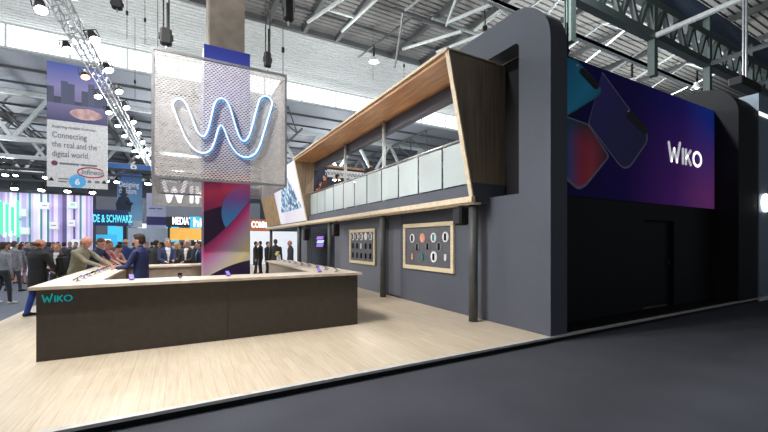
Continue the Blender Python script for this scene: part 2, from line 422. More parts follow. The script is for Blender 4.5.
bp('video_screen', slab_between(17.08,22.1), video_mat(), label='large slanted video screen showing a pale blue cluster of blocks')
mb = slab_between(22.15,26.05, dx=.09)
for k in range(14):
    y = 22.18+k*.277
    mb.prism([(slant(2.68),y,2.68),(slant(2.68),y+.13,2.68),(slant(5.42),y+.13,5.42),(slant(5.42),y,5.42)], (.09,0,0))
bp('slat_panel', mb, 'slatwood')
for y in (6.0,9.97,14.5,18.9,25.6): bp('pillar', MB().tube((5.47,y,0),(5.47,y,2.5), .095, n=18), 'darksteel', smooth=True)
# end on the front aisle: dark wall with a door, second arch
bp('end_wall', MB().box((6.24,4.93,0),(10.0,5.12,5.5)).box((11.48,4.93,0),(13.79,5.12,5.5)).box((10.0,4.93,2.22),(11.48,5.12,5.5)), 'black', label='black end wall with the printed banner above')
dr = bp('door', MB().box((10.0,5.04,.02),(11.48,5.10,2.22)), 'black')
bp('door_handle', MB().tube((11.36,4.99,1.05),(11.36,4.99,1.2),.012).tube((11.36,4.99,1.12),(11.36,5.04,1.12),.01), 'darksteel', dr)
prof2 = [(4.36,0),(9.0,0),(9.0,6.2)]+arc(5.24,5.32,.88,90,180,14)
bp('far_arch', MB().prism([(13.79,y,z) for y,z in prof2], (1.34,0,0)), 'black')

# printed banner on the end wall
def banner_mat():
    n = N('dark violet banner print'); o = n.xyz('Generated')
    a = n.ramp(o[0], [(0,(20,20,72)),(.45,(34,22,104)),(.75,(54,40,160)),(1,(56,96,250))])
    b = n.ramp(o[0], [(0,(22,18,66)),(.4,(44,20,108)),(.7,(122,54,170)),(1,(215,110,215))])
    f = n.math('ADD', o[2], n.math('MULTIPLY', n.math('SUBTRACT', n.noise(scale=.5), .5), .2))
    c = n.mix(n.ramp(f, [(.12,(0,0,0)),(.9,(255,255,255))]), b, a)
    n.col(c); return n.fin(.6, 0, .045, c, spec=.15)
BY = 4.90
bn = obj('banner', MB().box((-3.77,-.012,-1.44),(3.77,.012,1.44)), banner_mat(), loc=(10.02,BY+.012,4.08))
tag(bn, 'wide dark violet printed banner with phones on the black end wall', 'banner')
def bprint(name, pxs, mat, layer, r=.0, corners=None):
    """a printed shape lying on the banner"""
    pts = [onY(x, y, BY) for x, y in pxs]; pts = [Vector((p.x, p.z)) for p in pts]; out = []; n = len(pts)
    for i, p in enumerate(pts):
        rr = corners[i] if corners else r
        a = (pts[i-1]-p); b = (pts[(i+1)%n]-p)
        if rr <= 0: out.append(p); continue
        ra = min(rr, a.length*.45); rb = min(rr, b.length*.45); s = p+a.normalized()*ra; e = p+b.normalized()*rb
        for k in range(7): t=k/6; out.append(s*(1-t)**2+p*2*t*(1-t)+e*t*t)
    mb = MB().prism([(p.x-10.02, -.012-.002*layer, p.y-4.08) for p in out], (0, .0018, 0))
    return obj(name, mb, mat, bn)
def two(name, c0, c1, c2, ax=0, em=0):
    n = N(name); o = n.xyz('Generated'); f = n.math('ADD', n.math('MULTIPLY', o[0], .5+.3*ax), n.math('MULTIPLY', n.math('SUBTRACT', 1., o[2]), .5-.3*ax))
    c = n.ramp(f, [(0,c0),(.5,c1),(1,c2)]); n.col(c); return n.fin(.5, 0, .07, c)
tealp = two('teal phone print', (10,100,140), (16,140,180), (8,90,128))
purp = two('violet phone print', (52,40,124), (36,30,98), (26,26,78))
scrp = N('phone screen print'); oo = scrp.xyz('Generated')
scrp.col(scrp.mix(scrp.ramp(oo[2], [(0,(0,0,0)),(.65,(120,120,120)),(1,(255,255,255))]), scrp.ramp(oo[0], [(0,(30,110,205)),(.35,(235,44,84)),(.6,(245,74,98)),(1,(84,34,84))]), scrp.ramp(oo[0], [(0,(20,100,130)),(.4,(30,60,100)),(1,(20,20,40))]))); scrp = scrp.fin(.5)
edge = plain('phone rim print', (150,150,172), .5); edget = plain('teal rim print', (40,150,160), .5); camp = plain('camera print', (8,10,14), .5)
bprint('phone_print', [(587.8,124),(602,71.5),(650.6,137.5),(625.5,174)], edge, 2, corners=[.06,.06,.34,.40])
bprint('phone_print', [(588.8,123.5),(601.5,72.5),(649.2,137.2),(625.2,171.8)], purp, 3, corners=[.06,.06,.32,.38])
bprint('camera_print', [(625.2,117),(629.2,108.8),(648.6,131),(644.4,135.5)], camp, 4, r=.12)
bprint('phone_print', [(566.8,116),(566.8,57.5),(577,61),(602,88),(599,96)], edget, 5, corners=[0,0,.06,.3,.3])
bprint('phone_print', [(566.8,114.5),(566.8,57.5),(576.6,61.4),(600.6,88),(597.6,95)], tealp, 6, corners=[0,0,.06,.28,.28])
bprint('camera_print', [(577.6,72),(581.6,67),(600,86),(595.6,91)], camp, 7, r=.12)
bprint('phone_print', [(566.8,181),(566.8,116.5),(588,124),(609.5,156.5),(580.5,193)], edge, 5, corners=[0,0,.05,.10,.42])
bprint('phone_print', [(566.8,177),(566.8,118),(587.4,125.4),(607.6,156.5),(580,189.6)], scrp, 6, corners=[0,0,.05,.10,.38])
bprint('lens_print', [(627,110.6),(628.6,110.0),(629.2,111.6),(627.6,112.4)], 'white', 5, r=.03)
bprint('lens_print', [(575.6,65.0),(577.4,64.2),(578,66.2),(576.2,67)], 'white', 8, r=.03)
p0 = onY(668.5,161.5,BY); p1 = onY(701,164,BY)
logo('lettering', p1.x-p0.x, 'letterwhite', bn, (p0.x-10.02,-.014,p0.z-4.08+.03), stroke=.17).scale = (1,1,.84)

# framed phone displays on the facade, built at the wall, facing the platform
def disc_phone(parent, y, z, r, ringmat, phone, ph=.15, pw=.07):
    if ringmat:
        mb = MB(); n = 20
        mb.prism([(0, r*.92*math.cos(2*PI*i/n), r*math.sin(2*PI*i/n)) for i in range(n)], (-.012,0,0))
        d = obj('disc', mb, ringmat, parent, loc=(-.035,y,z))
        obj('phone', MB().bbox((-.026,-pw/2,-ph/2),(-.014,pw/2,ph/2), .008), phone, d)
    else:
        obj('phone', MB().bbox((-.026,-pw/2,-ph/2),(-.0,pw/2,ph/2), .008), phone, parent, loc=(-.035,y,z))
pink = plain('pink gold phone', (226,160,130), .35); tealm = plain('teal phone', (40,130,125), .35); grayring = plain('grey disc', (130,126,130), .5)
def display(label, y0, y1, z0, z1):
    cy = (y0+y1)/2; cz = (z0+z1)/2; w = (y1-y0)/2; h = (z1-z0)/2
    t = thing('phone_display_frame', label, 'display case', (5.778,cy,cz), group='framed phone displays')
    mb = MB(); f = .11
    for a, b in (((-.06,-w,-h),(0,w,-h+f)),((-.06,-w,h-f),(0,w,h)),((-.06,-w,-h+f),(0,-w+f,h-f)),((-.06,w-f,-h+f),(0,w,h-f))): mb.bbox(a, b, .006)
    obj('frame', mb, 'frame', t)
    obj('backing', MB().box((-.03,-w+f,-h+f),(0,w-f,h-f)), plain('display backing', (92,92,98), .6), t); return t
d1 = display('pale wood framed wall display nearest the arch, with eleven scattered phones', 6.96, 9.22, .92, 2.18)
def at1(px, py): q = onX(px, py, 5.74); return q.y-8.09, q.z-1.55
for (zx, zy, rm, ph, r) in ((95,155,'white','gloss',.125),(162,152,pink,pink,.125),(236,150,'white',tealm,.125),(315,146,'white','gloss',.13),(128,213,grayring,'gloss',.115),(198,210,grayring,'gloss',.105),(273,210,grayring,'gloss',.115),
        (97,275,None,pink,0),(163,278,None,tealm,0),(238,278,'white','gloss',.145),(316,283,None,'white',0)):
    y, z = at1(398+zx/6.64, 215+zy/6.64); disc_phone(d1, y, z, r, rm, ph, .17, .085)
d2 = display('pale wood framed wall display farther from the arch, with three rows of phones', 11.0, 13.1, .88, 2.12)
for c in range(5):
    for r_ in range(3):
        y = .74-c*.36; z = .36-r_*.34
        disc_phone(d2, y, z, .135 if r_ == 0 else .11, 'white' if r_ == 0 else None, 'white' if (r_ == 1 and c == 2) or (r_ == 0 and c == 3) else 'gloss', .19, .085)
# small logo screen in the recess
t = thing('logo_screen', 'small screen with violet and blue slanted bars on the dark blue recessed wall', 'screen', (6.895,19.75,1.65))
obj('panel', MB().box((-.03,-.75,-.32),(0,.75,.32)), 'bluewall', t)
vio = emit('violet bar', (170,120,220), .8); blu = emit('pale bar', (190,215,245), .9)
for k, (z0, sh, m) in enumerate(((.14,.0,vio),(-.07,-.06,blu),(-.27,.02,vio))):
    obj('light_bar', MB().prism([(-.032,.62+sh,z0),(-.032,-.45+sh,z0),(-.032,-.66+sh,z0+.17),(-.032,.4+sh,z0+.17)], (-.012,0,0)), m, t)
# loudspeakers on the pillars
def speaker(label, y, z, h=.40):
    t = thing('loudspeaker', label, 'loudspeaker', (5.36,y,z), group='loudspeakers under the balcony')
    obj('cabinet', MB().bbox((-.13,-.13,-h/2),(.11,.13,h/2), .03), 'rubber', t)
    obj('grille', MB().bbox((-.145,-.105,-h/2+.03),(-.13,.105,h/2-.03), .006), 'dark', t)
    obj('bracket', MB().tube((.0,0,h/2),(.0,0,2.462-z),.018).bbox((-.05,-.05,2.44-z),(.05,.05,2.46-z),.004), 'darksteel', t)
    return t
speaker('black loudspeaker under the balcony at the pillar nearest the arch', 6.25, 2.23, .38)
speaker('black loudspeaker under the balcony before the far framed display', 13.55, 2.12, .48)
speaker('black loudspeaker under the balcony farthest from the arch', 17.35, 2.0, .55)
# lighting frame on the terrace
t = thing('terrace_lighting_frame', 'white lattice lighting frame with two lamps above the balcony people', 'lighting frame', (6.95,16.4,4.85))
mb = MB()
for dy in (-.15,.15):
    for dz in (-.12,.12): mb.tube((-.95,dy,dz),(.95,dy,dz),.022,n=6)
for k in range(12):
    x = -.95+k*.16
    for dy in (-.15,.15): mb.tube((x,dy,-.12),(x+.08,dy,.12),.012,n=5); mb.tube((x+.08,dy,.12),(x+.16,dy,-.12),.012,n=5)
obj('lattice', mb, 'white', t)
for x in (-.45,.55):
    l = obj('lamp', MB().lathe([(.05,.1),(.12,.06),(.22,-.1),(.2,-.1)], n=14), 'white', t, loc=(x,0,-.2))
    obj('lens', MB().lathe([(.17,-.002),(.17,.0)], n=14), 'lamp', l, loc=(0,0,-.104))

# ================================================================== COUNTER
CX0, CX1, CY0, CY1, CH = -1.74, 3.21, 6.93, 11.95, 1.06
ct = thing('display_counter', 'dark brown display counter ring with cream top around the column', 'counter', (CX0,CY0,0))
C0 = Vector((CX0,CY0,0))
def cpart(name, mb, mat, **k):
    for i, v in enumerate(mb.v): mb.v[i] = tuple(Vector(v)-C0)
    return obj(name, mb, mat, ct, **k)
inner = plain('beige counter inside', (150,138,124), .5)
cpart('front_panel', MB().box((CX0,CY0,0),(.75,CY0+.05,CH-.045)), 'counter'); cpart('front_panel', MB().box((.754,CY0,0),(CX1,CY0+.05,CH-.045)), 'counter')
cpart('side_panel', MB().box((CX0,CY0+.05,0),(CX0+.05,CY1,CH-.045)), 'counter'); cpart('side_panel', MB().box((CX1-.05,CY0+.05,0),(CX1,12.5,CH-.045)), 'counter')
cpart('back_panel', MB().box((CX0+.05,CY1-.05,0),(1.2,CY1,CH-.045)), 'counter')
cpart('inner_panel', MB().box((CX0+.6,CY0+.57,0),(CX1-.6,CY0+.6,CH-.045)), inner)
cpart('inner_panel', MB().box((CX0+.57,CY0+.6,0),(CX0+.6,CY1-.6,CH-.045)), inner)
cpart('inner_panel', MB().box((CX1-.6,CY0+.6,0),(CX1-.57,12.5,CH-.045)), inner)
cpart('inner_panel', MB().box((CX0+.6,CY1-.6,0),(1.2,CY1-.57,CH-.045)), inner)
cpart('end_panel', MB().box((1.2,CY1-.6,0),(1.24,CY1,CH-.045)).box((CX1-.6,12.5,0),(CX1,12.54,CH-.045)), inner)
E0 = .07
cpart('worktop', MB().prism([(CX0-E0,CY0-E0,CH-.045),(CX1+E0,CY0-E0,CH-.045),(CX1+E0,12.58,CH-.045),(CX1-.66,12.58,CH-.045),(CX1-.66,CY0+.66,CH-.045),(CX0+.66,CY0+.66,CH-.045),(CX0+.66,CY1-.66,CH-.045),(1.28,CY1-.66,CH-.045),(1.28,CY1+E0,CH-.045),(CX0-E0,CY1+E0,CH-.045)], (0,0,.045)), 'top')
p0 = onY(42.5,302.3,CY0); p1 = onY(72.3,300,CY0)
logo('lettering', p1.x-p0.x, 'teal', ct, (p0.x-CX0,-.002,p0.z), stroke=.16, d=.008)
# display phones on the counters
def phone(x, y, rz, label, lit, grp):
    t = thing('display_phone', label, 'phone', (x,y,CH), (0,0,rz), grp)
    obj('stand', MB().bbox((-.035,-.03,0),(.035,.05,.012),.004).bbox((-.012,.0,.012),(.012,.02,.05),.003), 'silver', t)
    p = obj('phone', MB().bbox((-.035,-.004,0),(.035,.004,.14),.004), 'gloss', t, loc=(0,-.05,.018), rot=(-1.0,0,0))
    obj('screen', MB().box((-.031,-.0055,.008),(.031,-.004,.132)), 'phonelit' if lit else 'gloss', p)
for k, px in enumerate((129,180,228,318)):
    q = onZ(px, (282.5,279.5,276.2,272)[k], CH)
    phone(q.x, CY0+.38, PI if k in (1,) else .2, 'display phone %s on the front counter' % ('with violet screen, beside the navy-jacketed attendant,','with a dark screen, left of the tall column wrap,','in front of the tall column wrap,','with violet screen, nearest the right corner')[k], k != 1, 'phones on the front counter')
for k in range(9):
    phone(CX0+.33, 7.55+k*.48, -PI/2+.3, 'display phone on the left counter, %s from the front corner' % ORD[k], k % 3 == 1, 'phones on the left counter')
for k in range(8):
    phone(CX1-.33, 7.25+k*.62, PI/2, 'display phone on the right counter, %s from the front corner' % ORD[k], k % 4 == 3, 'phones on the right counter')
q = onZ(272, 262, CH)
t = thing('flower_vase', 'small vase of pale flowers at the far end of the right counter', 'vase', (CX1-.35,12.3,CH))
obj('vase', MB().lathe([(.04,0),(.06,.06),(.05,.14),(.035,.17)], n=12), 'white', t)
mb = MB()
for k in range(9): mb.ball((random.uniform(-.07,.07),random.uniform(-.07,.07),.22+random.uniform(-.03,.06)), .035, n=7, m=5)
obj('blossoms', mb, plain('pale yellow blossom', (220,215,150), .6), t)

# ================================================================== COLUMN WRAP AND HANGING CAGE
def wrap_mat():
    n = N('abstract swirl print'); o = n.xyz()
    W, ZT, HH = .98, 3.06, 2.14
    u = n.math('ADD', n.math('DIVIDE', o[0], W), .5); v = n.math('DIVIDE', n.math('SUBTRACT', ZT, o[2]), HH)
    sq = lambda a: n.math('MULTIPLY', a, a)
    u2 = sq(u)
    d = n.math('SUBTRACT', n.math('SUBTRACT', .69, n.math('MULTIPLY', u, .36)), n.math('MULTIPLY', u2, .15))
    s = n.math('SUBTRACT', v, d)
    low = n.ramp(s, [(0,(150,44,112)),(.09,(208,72,142)),(.2,(196,140,190)),(.36,(206,196,196)),(.5,(226,214,160)),(.7,(200,186,170))])
    bb = n.math('ADD', n.math('SUBTRACT', 1.03, n.math('MULTIPLY', u, .3)), n.math('MULTIPLY', u2, .115))
    low = n.mix(n.step(v, bb), low, lin((40,26,68)))
    e = n.math('ADD', sq(n.math('DIVIDE', n.math('SUBTRACT', u, .95), .58)), sq(n.math('DIVIDE', n.math('SUBTRACT', v, .33), .31)))
    blue = n.ramp(v, [(.02,(178,72,120)),(.18,(128,84,160)),(.32,(84,130,205)),(.46,(56,160,220))])
    nn = n.math('SUBTRACT', .33, n.math('MULTIPLY', u, .17))
    mag = n.ramp(n.math('ADD', v, n.math('MULTIPLY', u, .1)), [(-.0,(104,34,84)),(.14,(196,60,96)),(.3,(150,44,92))])
    up = n.mix(n.step(v, nn), mag, lin((46,26,62)))
    up = n.mix(n.step(1., e), up, blue)
    c = n.mix(n.step(s, 0.), up, low)
    top = n.ramp(v, [(0,(60,54,120)),(1,(60,54,120))])
    c = n.mix(n.step(-.09, v), c, lin((52,62,150)))
    n.col(c); return n.fin(.45, 0, .03, c)
tag(obj('column_wrap', MB().bbox((-.49,-.49,0),(.49,.49,6.08), .006), wrap_mat(), loc=(.99,9.66,0)), 'tall printed wrap around the column with pink, blue and yellow swirls', 'column wrap')
YB, YD = 8.3, 2.75
XA = onY(152.6,60,YB).x; XB = onY(285.7,80,YB).x
ZA = onY(152.6,176.5,YB).z; ZB = onY(152.6,47.8,YB).z
CW = XB-XA; CHT = ZB-ZA
cg = thing('hanging_mesh_cage', 'large hanging cage of silver expanded metal mesh with a glowing letter sign', 'sign', (XA,YB,ZA))
def meshwall(w, h, px=.072, pz=.037, st=.0100, dp=.012):
    """expanded metal: rows of zigzag strands in the local XZ plane"""
    mb = MB(); nx = int(w/px*2); rows = int(h/pz); sx = w/nx
    for r in range(rows):
        z0 = r*pz+pz/2
        vs = []
        for i in range(nx+1):
            z = z0+(pz/2-st)*(1 if (i+r) % 2 else -1); x = i*sx
            vs += [(x,-dp/2,z-st),(x,dp/2,z-st),(x,dp/2,z+st),(x,-dp/2,z+st)]
        fs = []
        for i in range(nx):
            a = i*4
            for k in range(4): l=(k+1)%4; fs.append((a+k,a+l,a+4+l,a+4+k))
        mb.add(vs, fs)
    return mb
obj('mesh_panel', meshwall(CW,CHT), 'mesh', cg); obj('mesh_panel', meshwall(CW,CHT), 'mesh', cg, loc=(0,YD,0))
obj('mesh_panel', meshwall(YD,CHT), 'mesh', cg, rot=(0,0,PI/2)); obj('mesh_panel', meshwall(YD,CHT), 'mesh', cg, loc=(CW,0,0), rot=(0,0,PI/2))
mb = MB(); e = .022
for x in (0,CW):
    for y in (0,YD): mb.box((x-e,y-e,-e),(x+e,y+e,CHT+e))
for z in (0,CHT):
    for y in (0,YD): mb.box((e,y-e,z-e),(CW-e,y+e,z+e))
    for x in (0,CW): mb.box((x-e,e,z-e),(x+e,YD-e,z+e))
obj('cage_frame', mb, 'silver', cg)
WL = [(113,183),(119,200),(127,220),(137,245),(148,266),(162,282),(180,289),(196,282),(205,262),(211,240),(215,229),(220,227),(225,234),(233,257),(242,275),(255,291),(272,298),(290,292),(302,274),(311,243),(320,212),(327,190),
      (329,178),(324,168),(314,163),(304,167),(299,178),(292,204),(285,232),(278,254),(269,263),(260,257),(253,240),(245,214),(237,186),(229,173),(219,168),(209,172),(203,184),(198,207),(191,236),(184,250),(177,252),(168,243),(159,221),(150,196),(141,178),(130,169),(119,172)]
pts = []
for zx, zy in WL:
    q = onY(120+zx/2.16, 20+zy/2.16, YB-.09); pts.append(Vector((q.x-XA, -.09, q.z-ZA)))
def smooth_loop(p, it=2):
    for _ in range(it): 
        o = []
        for i in range(len(p)): a=p[i]; b=p[(i+1)%len(p)]; o += [a*.75+b*.25, a*.25+b*.75]
        p = o
    return p
pts = smooth_loop(pts, 1)
nn = N('neon tube white to blue'); oo = nn.xyz('Generated')
cc = nn.ramp(oo[0], [(0,(232,226,226)),(.3,(226,228,236)),(.5,(190,214,240)),(.75,(206,234,252)),(1,(225,245,255))]); nn.col(cc); nn = nn.fin(.4,0,.55,cc)
obj('neon_tube', MB().path(pts, .016, 8, True), nn, cg, smooth=True)
n2 = N('blue neon backing'); oo = n2.xyz('Generated')
cc = n2.ramp(oo[0], [(0,(150,160,180)),(.35,(70,150,200)),(1,(30,140,215))]); n2.col(cc); n2 = n2.fin(.4,0,.45,cc)
obj('neon_backing', MB().path([p+Vector((.014,.04,-.018)) for p in pts], .021, 8, True), n2, cg, smooth=True)
# hoists and cables
def hoist(p, label, h=.32, w=.10, top=DK, chain=2):
    t = thing('chain_hoist', label, 'hoist', p)
    obj('motor_body', MB().bbox((-w,-w*.8,0),(w,w*.8,h),.03).bbox((-w*1.25,-.05,h*.3),(w*1.25,.05,h*.7),.02), 'rubber', t)
    mb = MB()
    for k in range(chain): mb.tube((-.04+.09*k,0,h),(-.04+.09*k,0,top-p[2]),.014,n=5)
    mb.tube((.03,.0,h),(.03,0,h+.5),.025,n=6)
    obj('chain', mb, 'rubber', t); 
    obj('hook', MB().tube((0,0,0),(0,0,-.09),.02), 'steel', t); return t
q = onY(166,49,YB); hoist((q.x,YB,ZB+.1), 'black chain hoist above the left top corner of the mesh cage')
q = onY(267.5,70,YB); hoist((q.x,YB,ZB+.1), 'black chain hoist above the right top edge of the mesh cage', h=.34, w=.075)
q = onY(288.5,21,7.4); hoist(tuple(q), 'large black hoist hanging right of the mesh cage at the picture top', h=.62, w=.1, chain=1)
q = onY(117,9,13); hoist(tuple(q), 'small black hoist on two chains left of the mesh cage', h=.28, w=.13)
q = onY(485,31,13); hoist(tuple(q), 'small black hoist hanging over the oak canopy', h=.25, w=.1, chain=1)
q = onY(568.5,56,5.0); hoist((q.x+.02,q.y+.06,5.62), 'black hoist at the left top corner of the violet banner', h=.22, w=.05)
q = onY(745,90,4.9)
t = thing('hanging_fixture', 'flat black fixture hanging on two cables above the right end', 'light fixture', tuple(q))
obj('body', MB().bbox((-.75,-.18,0),(.75,.18,.28),.03), 'rubber', t)
obj('cable', MB().tube((-.12,0,.28),(-.12,0,DK-q.z),.03,n=6).tube((.12,0,.28),(.12,0,DK-q.z),.03,n=6), 'steel', t)
for k, (px, py, y) in enumerate(((127,13,21),(145,20,22),(404,66,19),(373,60,20),(283,50,14),(135,82,26))):
    q = onY(px, py, y); t = thing('hanging_cable', 'thin hanging roof cable with a clamp, %s' % ('left of the mesh cage by the small hoist','just left of the mesh cage','before the bright roof left of the arch','above the middle of the oak canopy','just right of the mesh cage','between the lamp row and the mesh cage')[k], 'cable', tuple(q))
    obj('cable', MB().tube((0,0,-1.2),(0,0,DK-q.z),.014,n=5), 'darksteel', t); obj('clamp', MB().bbox((-.05,-.05,-.1),(.05,.05,.1),.02), 'rubber', t)
for k, (px, py, y) in enumerate(((374,62,18),(632,85,9),(697,88,9))):
    q = onY(px, py, y); t = thing('pendant_lamp', 'white bell-shaped hall lamp, %s' % ('above the oak canopy','above the middle of the violet banner','above the right end of the violet banner')[k], 'lamp', tuple(q), group='bell-shaped hall lamps')
    obj('shade', MB().lathe([(.05,.3),(.1,.25),(.26,.02),(.28,0),(.24,0)], n=16), 'white', t, smooth=True)
    obj('stem', MB().tube((0,0,.3),(0,0,.9),.05), 'rubber', t); obj('bulb', MB().ball((0,0,.05),.1,n=10,m=6), 'lamp', t)
# ================================================================== LIGHTING TRUSS ON THE LEFT
TX, TZ = -2.55, 7.35
def box_truss(name, label, a, b, s, mat='silver'):
    a = Vector(a); b = Vector(b); d = (b-a).normalized(); sd = d.cross(Vector((0,0,1))).normalized(); up = sd.cross(d)
    t = thing(name, label, 'lighting truss', tuple(a)); ch = MB(); lc = MB(); L = (b-a).length
    cs = [sd*(i*s/2)+up*(j*s/2) for i, j in ((-1,-1),(1,-1),(1,1),(-1,1))]
    for c in cs: ch.tube(c, d*L+c, s*.075, n=6)
    n = int(L/(s*1.15))
    for k in range(n):
        p = d*(L*k/n); q = d*(L*(k+1)/n)
        for i in range(4): j=(i+1)%4; (lc.tube(p+cs[i], q+cs[j], s*.035, n=4) if k % 2 else lc.tube(p+cs[j], q+cs[i], s*.035, n=4))
    obj('chords', ch, mat, t); obj('lacing', lc, mat, t); return t
def tzz(y): return TZ+(y-8)*.055
box_truss('lighting_truss', 'long silver lighting truss with a row of lit spotlights on the left', (TX,5.2,tzz(5.2)), (TX,44,tzz(44)), .34)
def spot(p, aim, label, grp, warm=False, s=1.):
    d = Vector(aim).normalized(); q = Vector((0,0,-1)).rotation_difference(d)
    t = thing('stage_spotlight', label, 'spotlight', p, q.to_euler(), grp)
    obj('housing', MB().lathe([(.05*s,.22*s),(.10*s,.2*s),(.12*s,.05*s),(.17*s,-.12*s),(.16*s,-.12*s)], n=12), 'rubber', t, smooth=True)
    obj('lens', MB().lathe([(.145*s,-.005),(.145*s,0)], n=14), 'warmlamp' if warm else 'lamp', t, loc=(0,0,-.125*s))
    obj('yoke', MB().tube((-.17*s,0,0),(-.17*s,0,.3*s),.015*s,n=5).tube((.17*s,0,0),(.17*s,0,.3*s),.015*s,n=5).tube((-.17*s,0,.3*s),(.17*s,0,.3*s),.015*s,n=5), 'rubber', t)
    return t
for k in range(22):
    y = 8.4+k*1.25+max(0,k-10)*.25; side = (-1 if k % 2 else 1)
    spot((TX+side*.42, y, tzz(y)-.1), (.35+.1*side,-.45,-1), 'lit spotlight on the left lighting truss, %s from its near end' % ORD[k], 'spotlights on the left lighting truss', k == 7, .92)
# ================================================================== FAR SIGNS, LEFT SIDE
def plate(name, label, cat, tl, br, Y, mat, d=.06, group=None):
    """a flat board facing the front, top left and bottom right read off at distance Y"""
    a = onY(*tl, Y); b = onY(*br, Y); w = b.x-a.x; h = a.z-b.z
    o = thing(name, label, cat, (a.x, Y, b.z), group=group)
    obj('board', MB().box((0,0,0),(w,d,h)), mat, o); return o, w, h
def city_mat():
    n = N('evening skyline print'); o = n.xyz('Generated')
    sky = n.ramp(o[2], [(.0,(70,72,110)),(.35,(120,110,150)),(.6,(132,126,170)),(1,(70,88,160))])
    bx = n.math('FLOOR', n.math('MULTIPLY', o[0], 9.))
    wn = n.new('ShaderNodeTexWhiteNoise', noise_dimensions='1D'); n.put(wn.inputs['W'], bx)
    hgt = n.math('ADD', n.math('MULTIPLY', wn.outputs['Value'], .38), .36)
    bd = n.math('MULTIPLY', n.step(hgt, o[2]), n.step(o[2], .3))
    c = n.mix(bd, sky, n.ramp(wn.outputs['Value'], [(0,(58,66,78)),(1,(82,86,112))]))
    dx = n.math('SUBTRACT', o[0], .62); dz = n.math('SUBTRACT', o[2], .16)
    el = n.math('ADD', n.math('MULTIPLY', n.math('MULTIPLY', dx, dx), 9.), n.math('MULTIPLY', n.math('MULTIPLY', dz, dz), 60.))
    el = n.math('ADD', el, n.math('MULTIPLY', n.noise(scale=1.6), .8))
    c = n.mix(n.step(1.0, el), c, n.ramp(n.noise(scale=2.), [(.3,(150,112,120)),(.7,(222,186,178))]))
    n.col(c); return n.fin(.6)
o, w, h = plate('hanging_banner', 'tall white hanging banner with evening skyline picture and grey slogan', 'banner', (46.8,60.5), (107.6,189.5), 25, 'offwhite')
obj('picture', MB().box((0,-.01,h*.535),(w,.0,h)), city_mat(), o)
text('lettering', 'Inspiring mobile business.', .16, 'lettergray', o, (w*.08,-.012,h*.475), width=w*.72)
for k, s in enumerate(('Connecting','the real and the','digital world.')):
    text('lettering', s, .31, 'lettergray', o, (w*.08,-.012,h*(.395-.075*k)), width=w*(.56,.74,.6)[k])
obj('bullet', MB().tube((w*.12,-.012,h*.19),(w*.12,0,h*.19),.13,n=20), plain('plum dot', (110,40,80), .5), o)
obj('small_print', MB().box((w*.2,-.01,h*.183),(w*.52,0,h*.198)).box((w*.54,-.01,h*.183),(w*.82,0,h*.198)), 'lettergray', o)
mb = MB(); cx = w*.72; cz = h*.085+.1
for k in range(19):
    t0 = math.radians(-150+k*16.5-180); t1 = math.radians(-150+(k+1)*16.5-180)
    mb.tube((cx+.58*math.cos(t0),-.012,cz+.2+.26*math.sin(t0)),(cx+.58*math.cos(t1),-.012,cz+.2+.26*math.sin(t1)),.03,n=6)
obj('emblem', mb, plain('red emblem', (190,30,60), .5), o)
text('lettering', 'Infineon', .27, 'lettergray', o, (cx-.42,-.014,cz+.09), width=.95)
obj('roundel', MB().tube((w*.49,-.014,.34),(w*.49,-.002,.34),.36,n=28), plain('sky blue roundel', (80,170,225), .5), o)
text('lettering', '6', .3, 'white', o, (w*.49,-.02,.17), align='CENTER', bold=.015)
obj('small_print', MB().box((w*.18,-.01,.40),(w*.34,0,.46)).box((w*.18,-.01,.26),(w*.32,0,.32)).box((w*.66,-.01,.30),(w*.72,0,.42)).box((w*.78,-.01,.30),(w*.86,0,.42)), 'lettergray', o)
for fx, sg in ((.07,1),(.94,1)): obj('arrow', MB().prism([(w*fx-.12,-.012,.3),(w*fx+.12,-.012,.3),(w*fx,-.012,.5)], (0,.01,0)), 'rubber', o)

def blues_mat(name, a, b):
    n = N(name); o = n.xyz('Generated'); c = n.ramp(o[2], [(0,a),(1,b)]); n.col(c); return n.fin(.6)
o, w, h = plate('hanging_banner', 'blue hanging banner with a dark figure using a device and white slogan', 'banner', (117,172), (142,227.5), 34, blues_mat('blue banner', (140,190,225), (30,70,130)))
for k, s in enumerate(('Designing','the future.')): text('lettering', s, .42, 'white', o, (w*.08,-.012,h*(.74-.12*k)), width=w*(.78,.72)[k])
mb = MB(); mb.lathe([(.0,0),(.42,0),(.5,.6),(.3,1.1),(.12,1.2)], (w*.2+.1,0,h*.28), 12, 1, .02); mb.ball((w*.2+.1,0,h*.28+1.5),.3,.02,.36); mb.tube((w*.2+.3,0,h*.28+.9),(w*.5,0,h*.28+.55),.1); mb.tube((w*.5,0,h*.28+.55),(w*.62,0,h*.28+.7),.08)
obj('figure_print', mb, plain('silhouette print', (32,44,66), .6), o)
obj('footer', MB().box((0,-.01,0),(w,0,.5)), 'offwhite', o); obj('roundel', MB().tube((w*.5,-.015,.25),(w*.5,-.002,.25),.22,n=20), plain('sky blue roundel', (80,170,225), .5), o); text('lettering', '6', .24, 'white', o, (w*.5,-.02,.13), align='CENTER')
o, w, h = plate('hall_number_sign', 'long blue overhead sign bearing the number six', 'sign', (108,162.5), (151,172), 33.5, plain('mid blue sign', (52,108,178), .5))
text('lettering', '6', .62, 'white', o, (w*.5,-.012,h*.18), bold=.02)
o, w, h = plate('hanging_banner', 'pale lavender hanging banner with a dark violet footer', 'banner', (146.5,193), (166,235), 34, plain('lavender banner', (186,190,222), .6))
obj('small_print', MB().box((w*.12,-.01,h*.62),(w*.48,0,h*.65)).box((w*.53,-.01,h*.62),(w*.82,0,h*.65)), 'lettergray', o); obj('footer', MB().box((0,-.01,h*.24),(w,0,h*.44)), plain('dark violet', (56,54,110), .5), o)
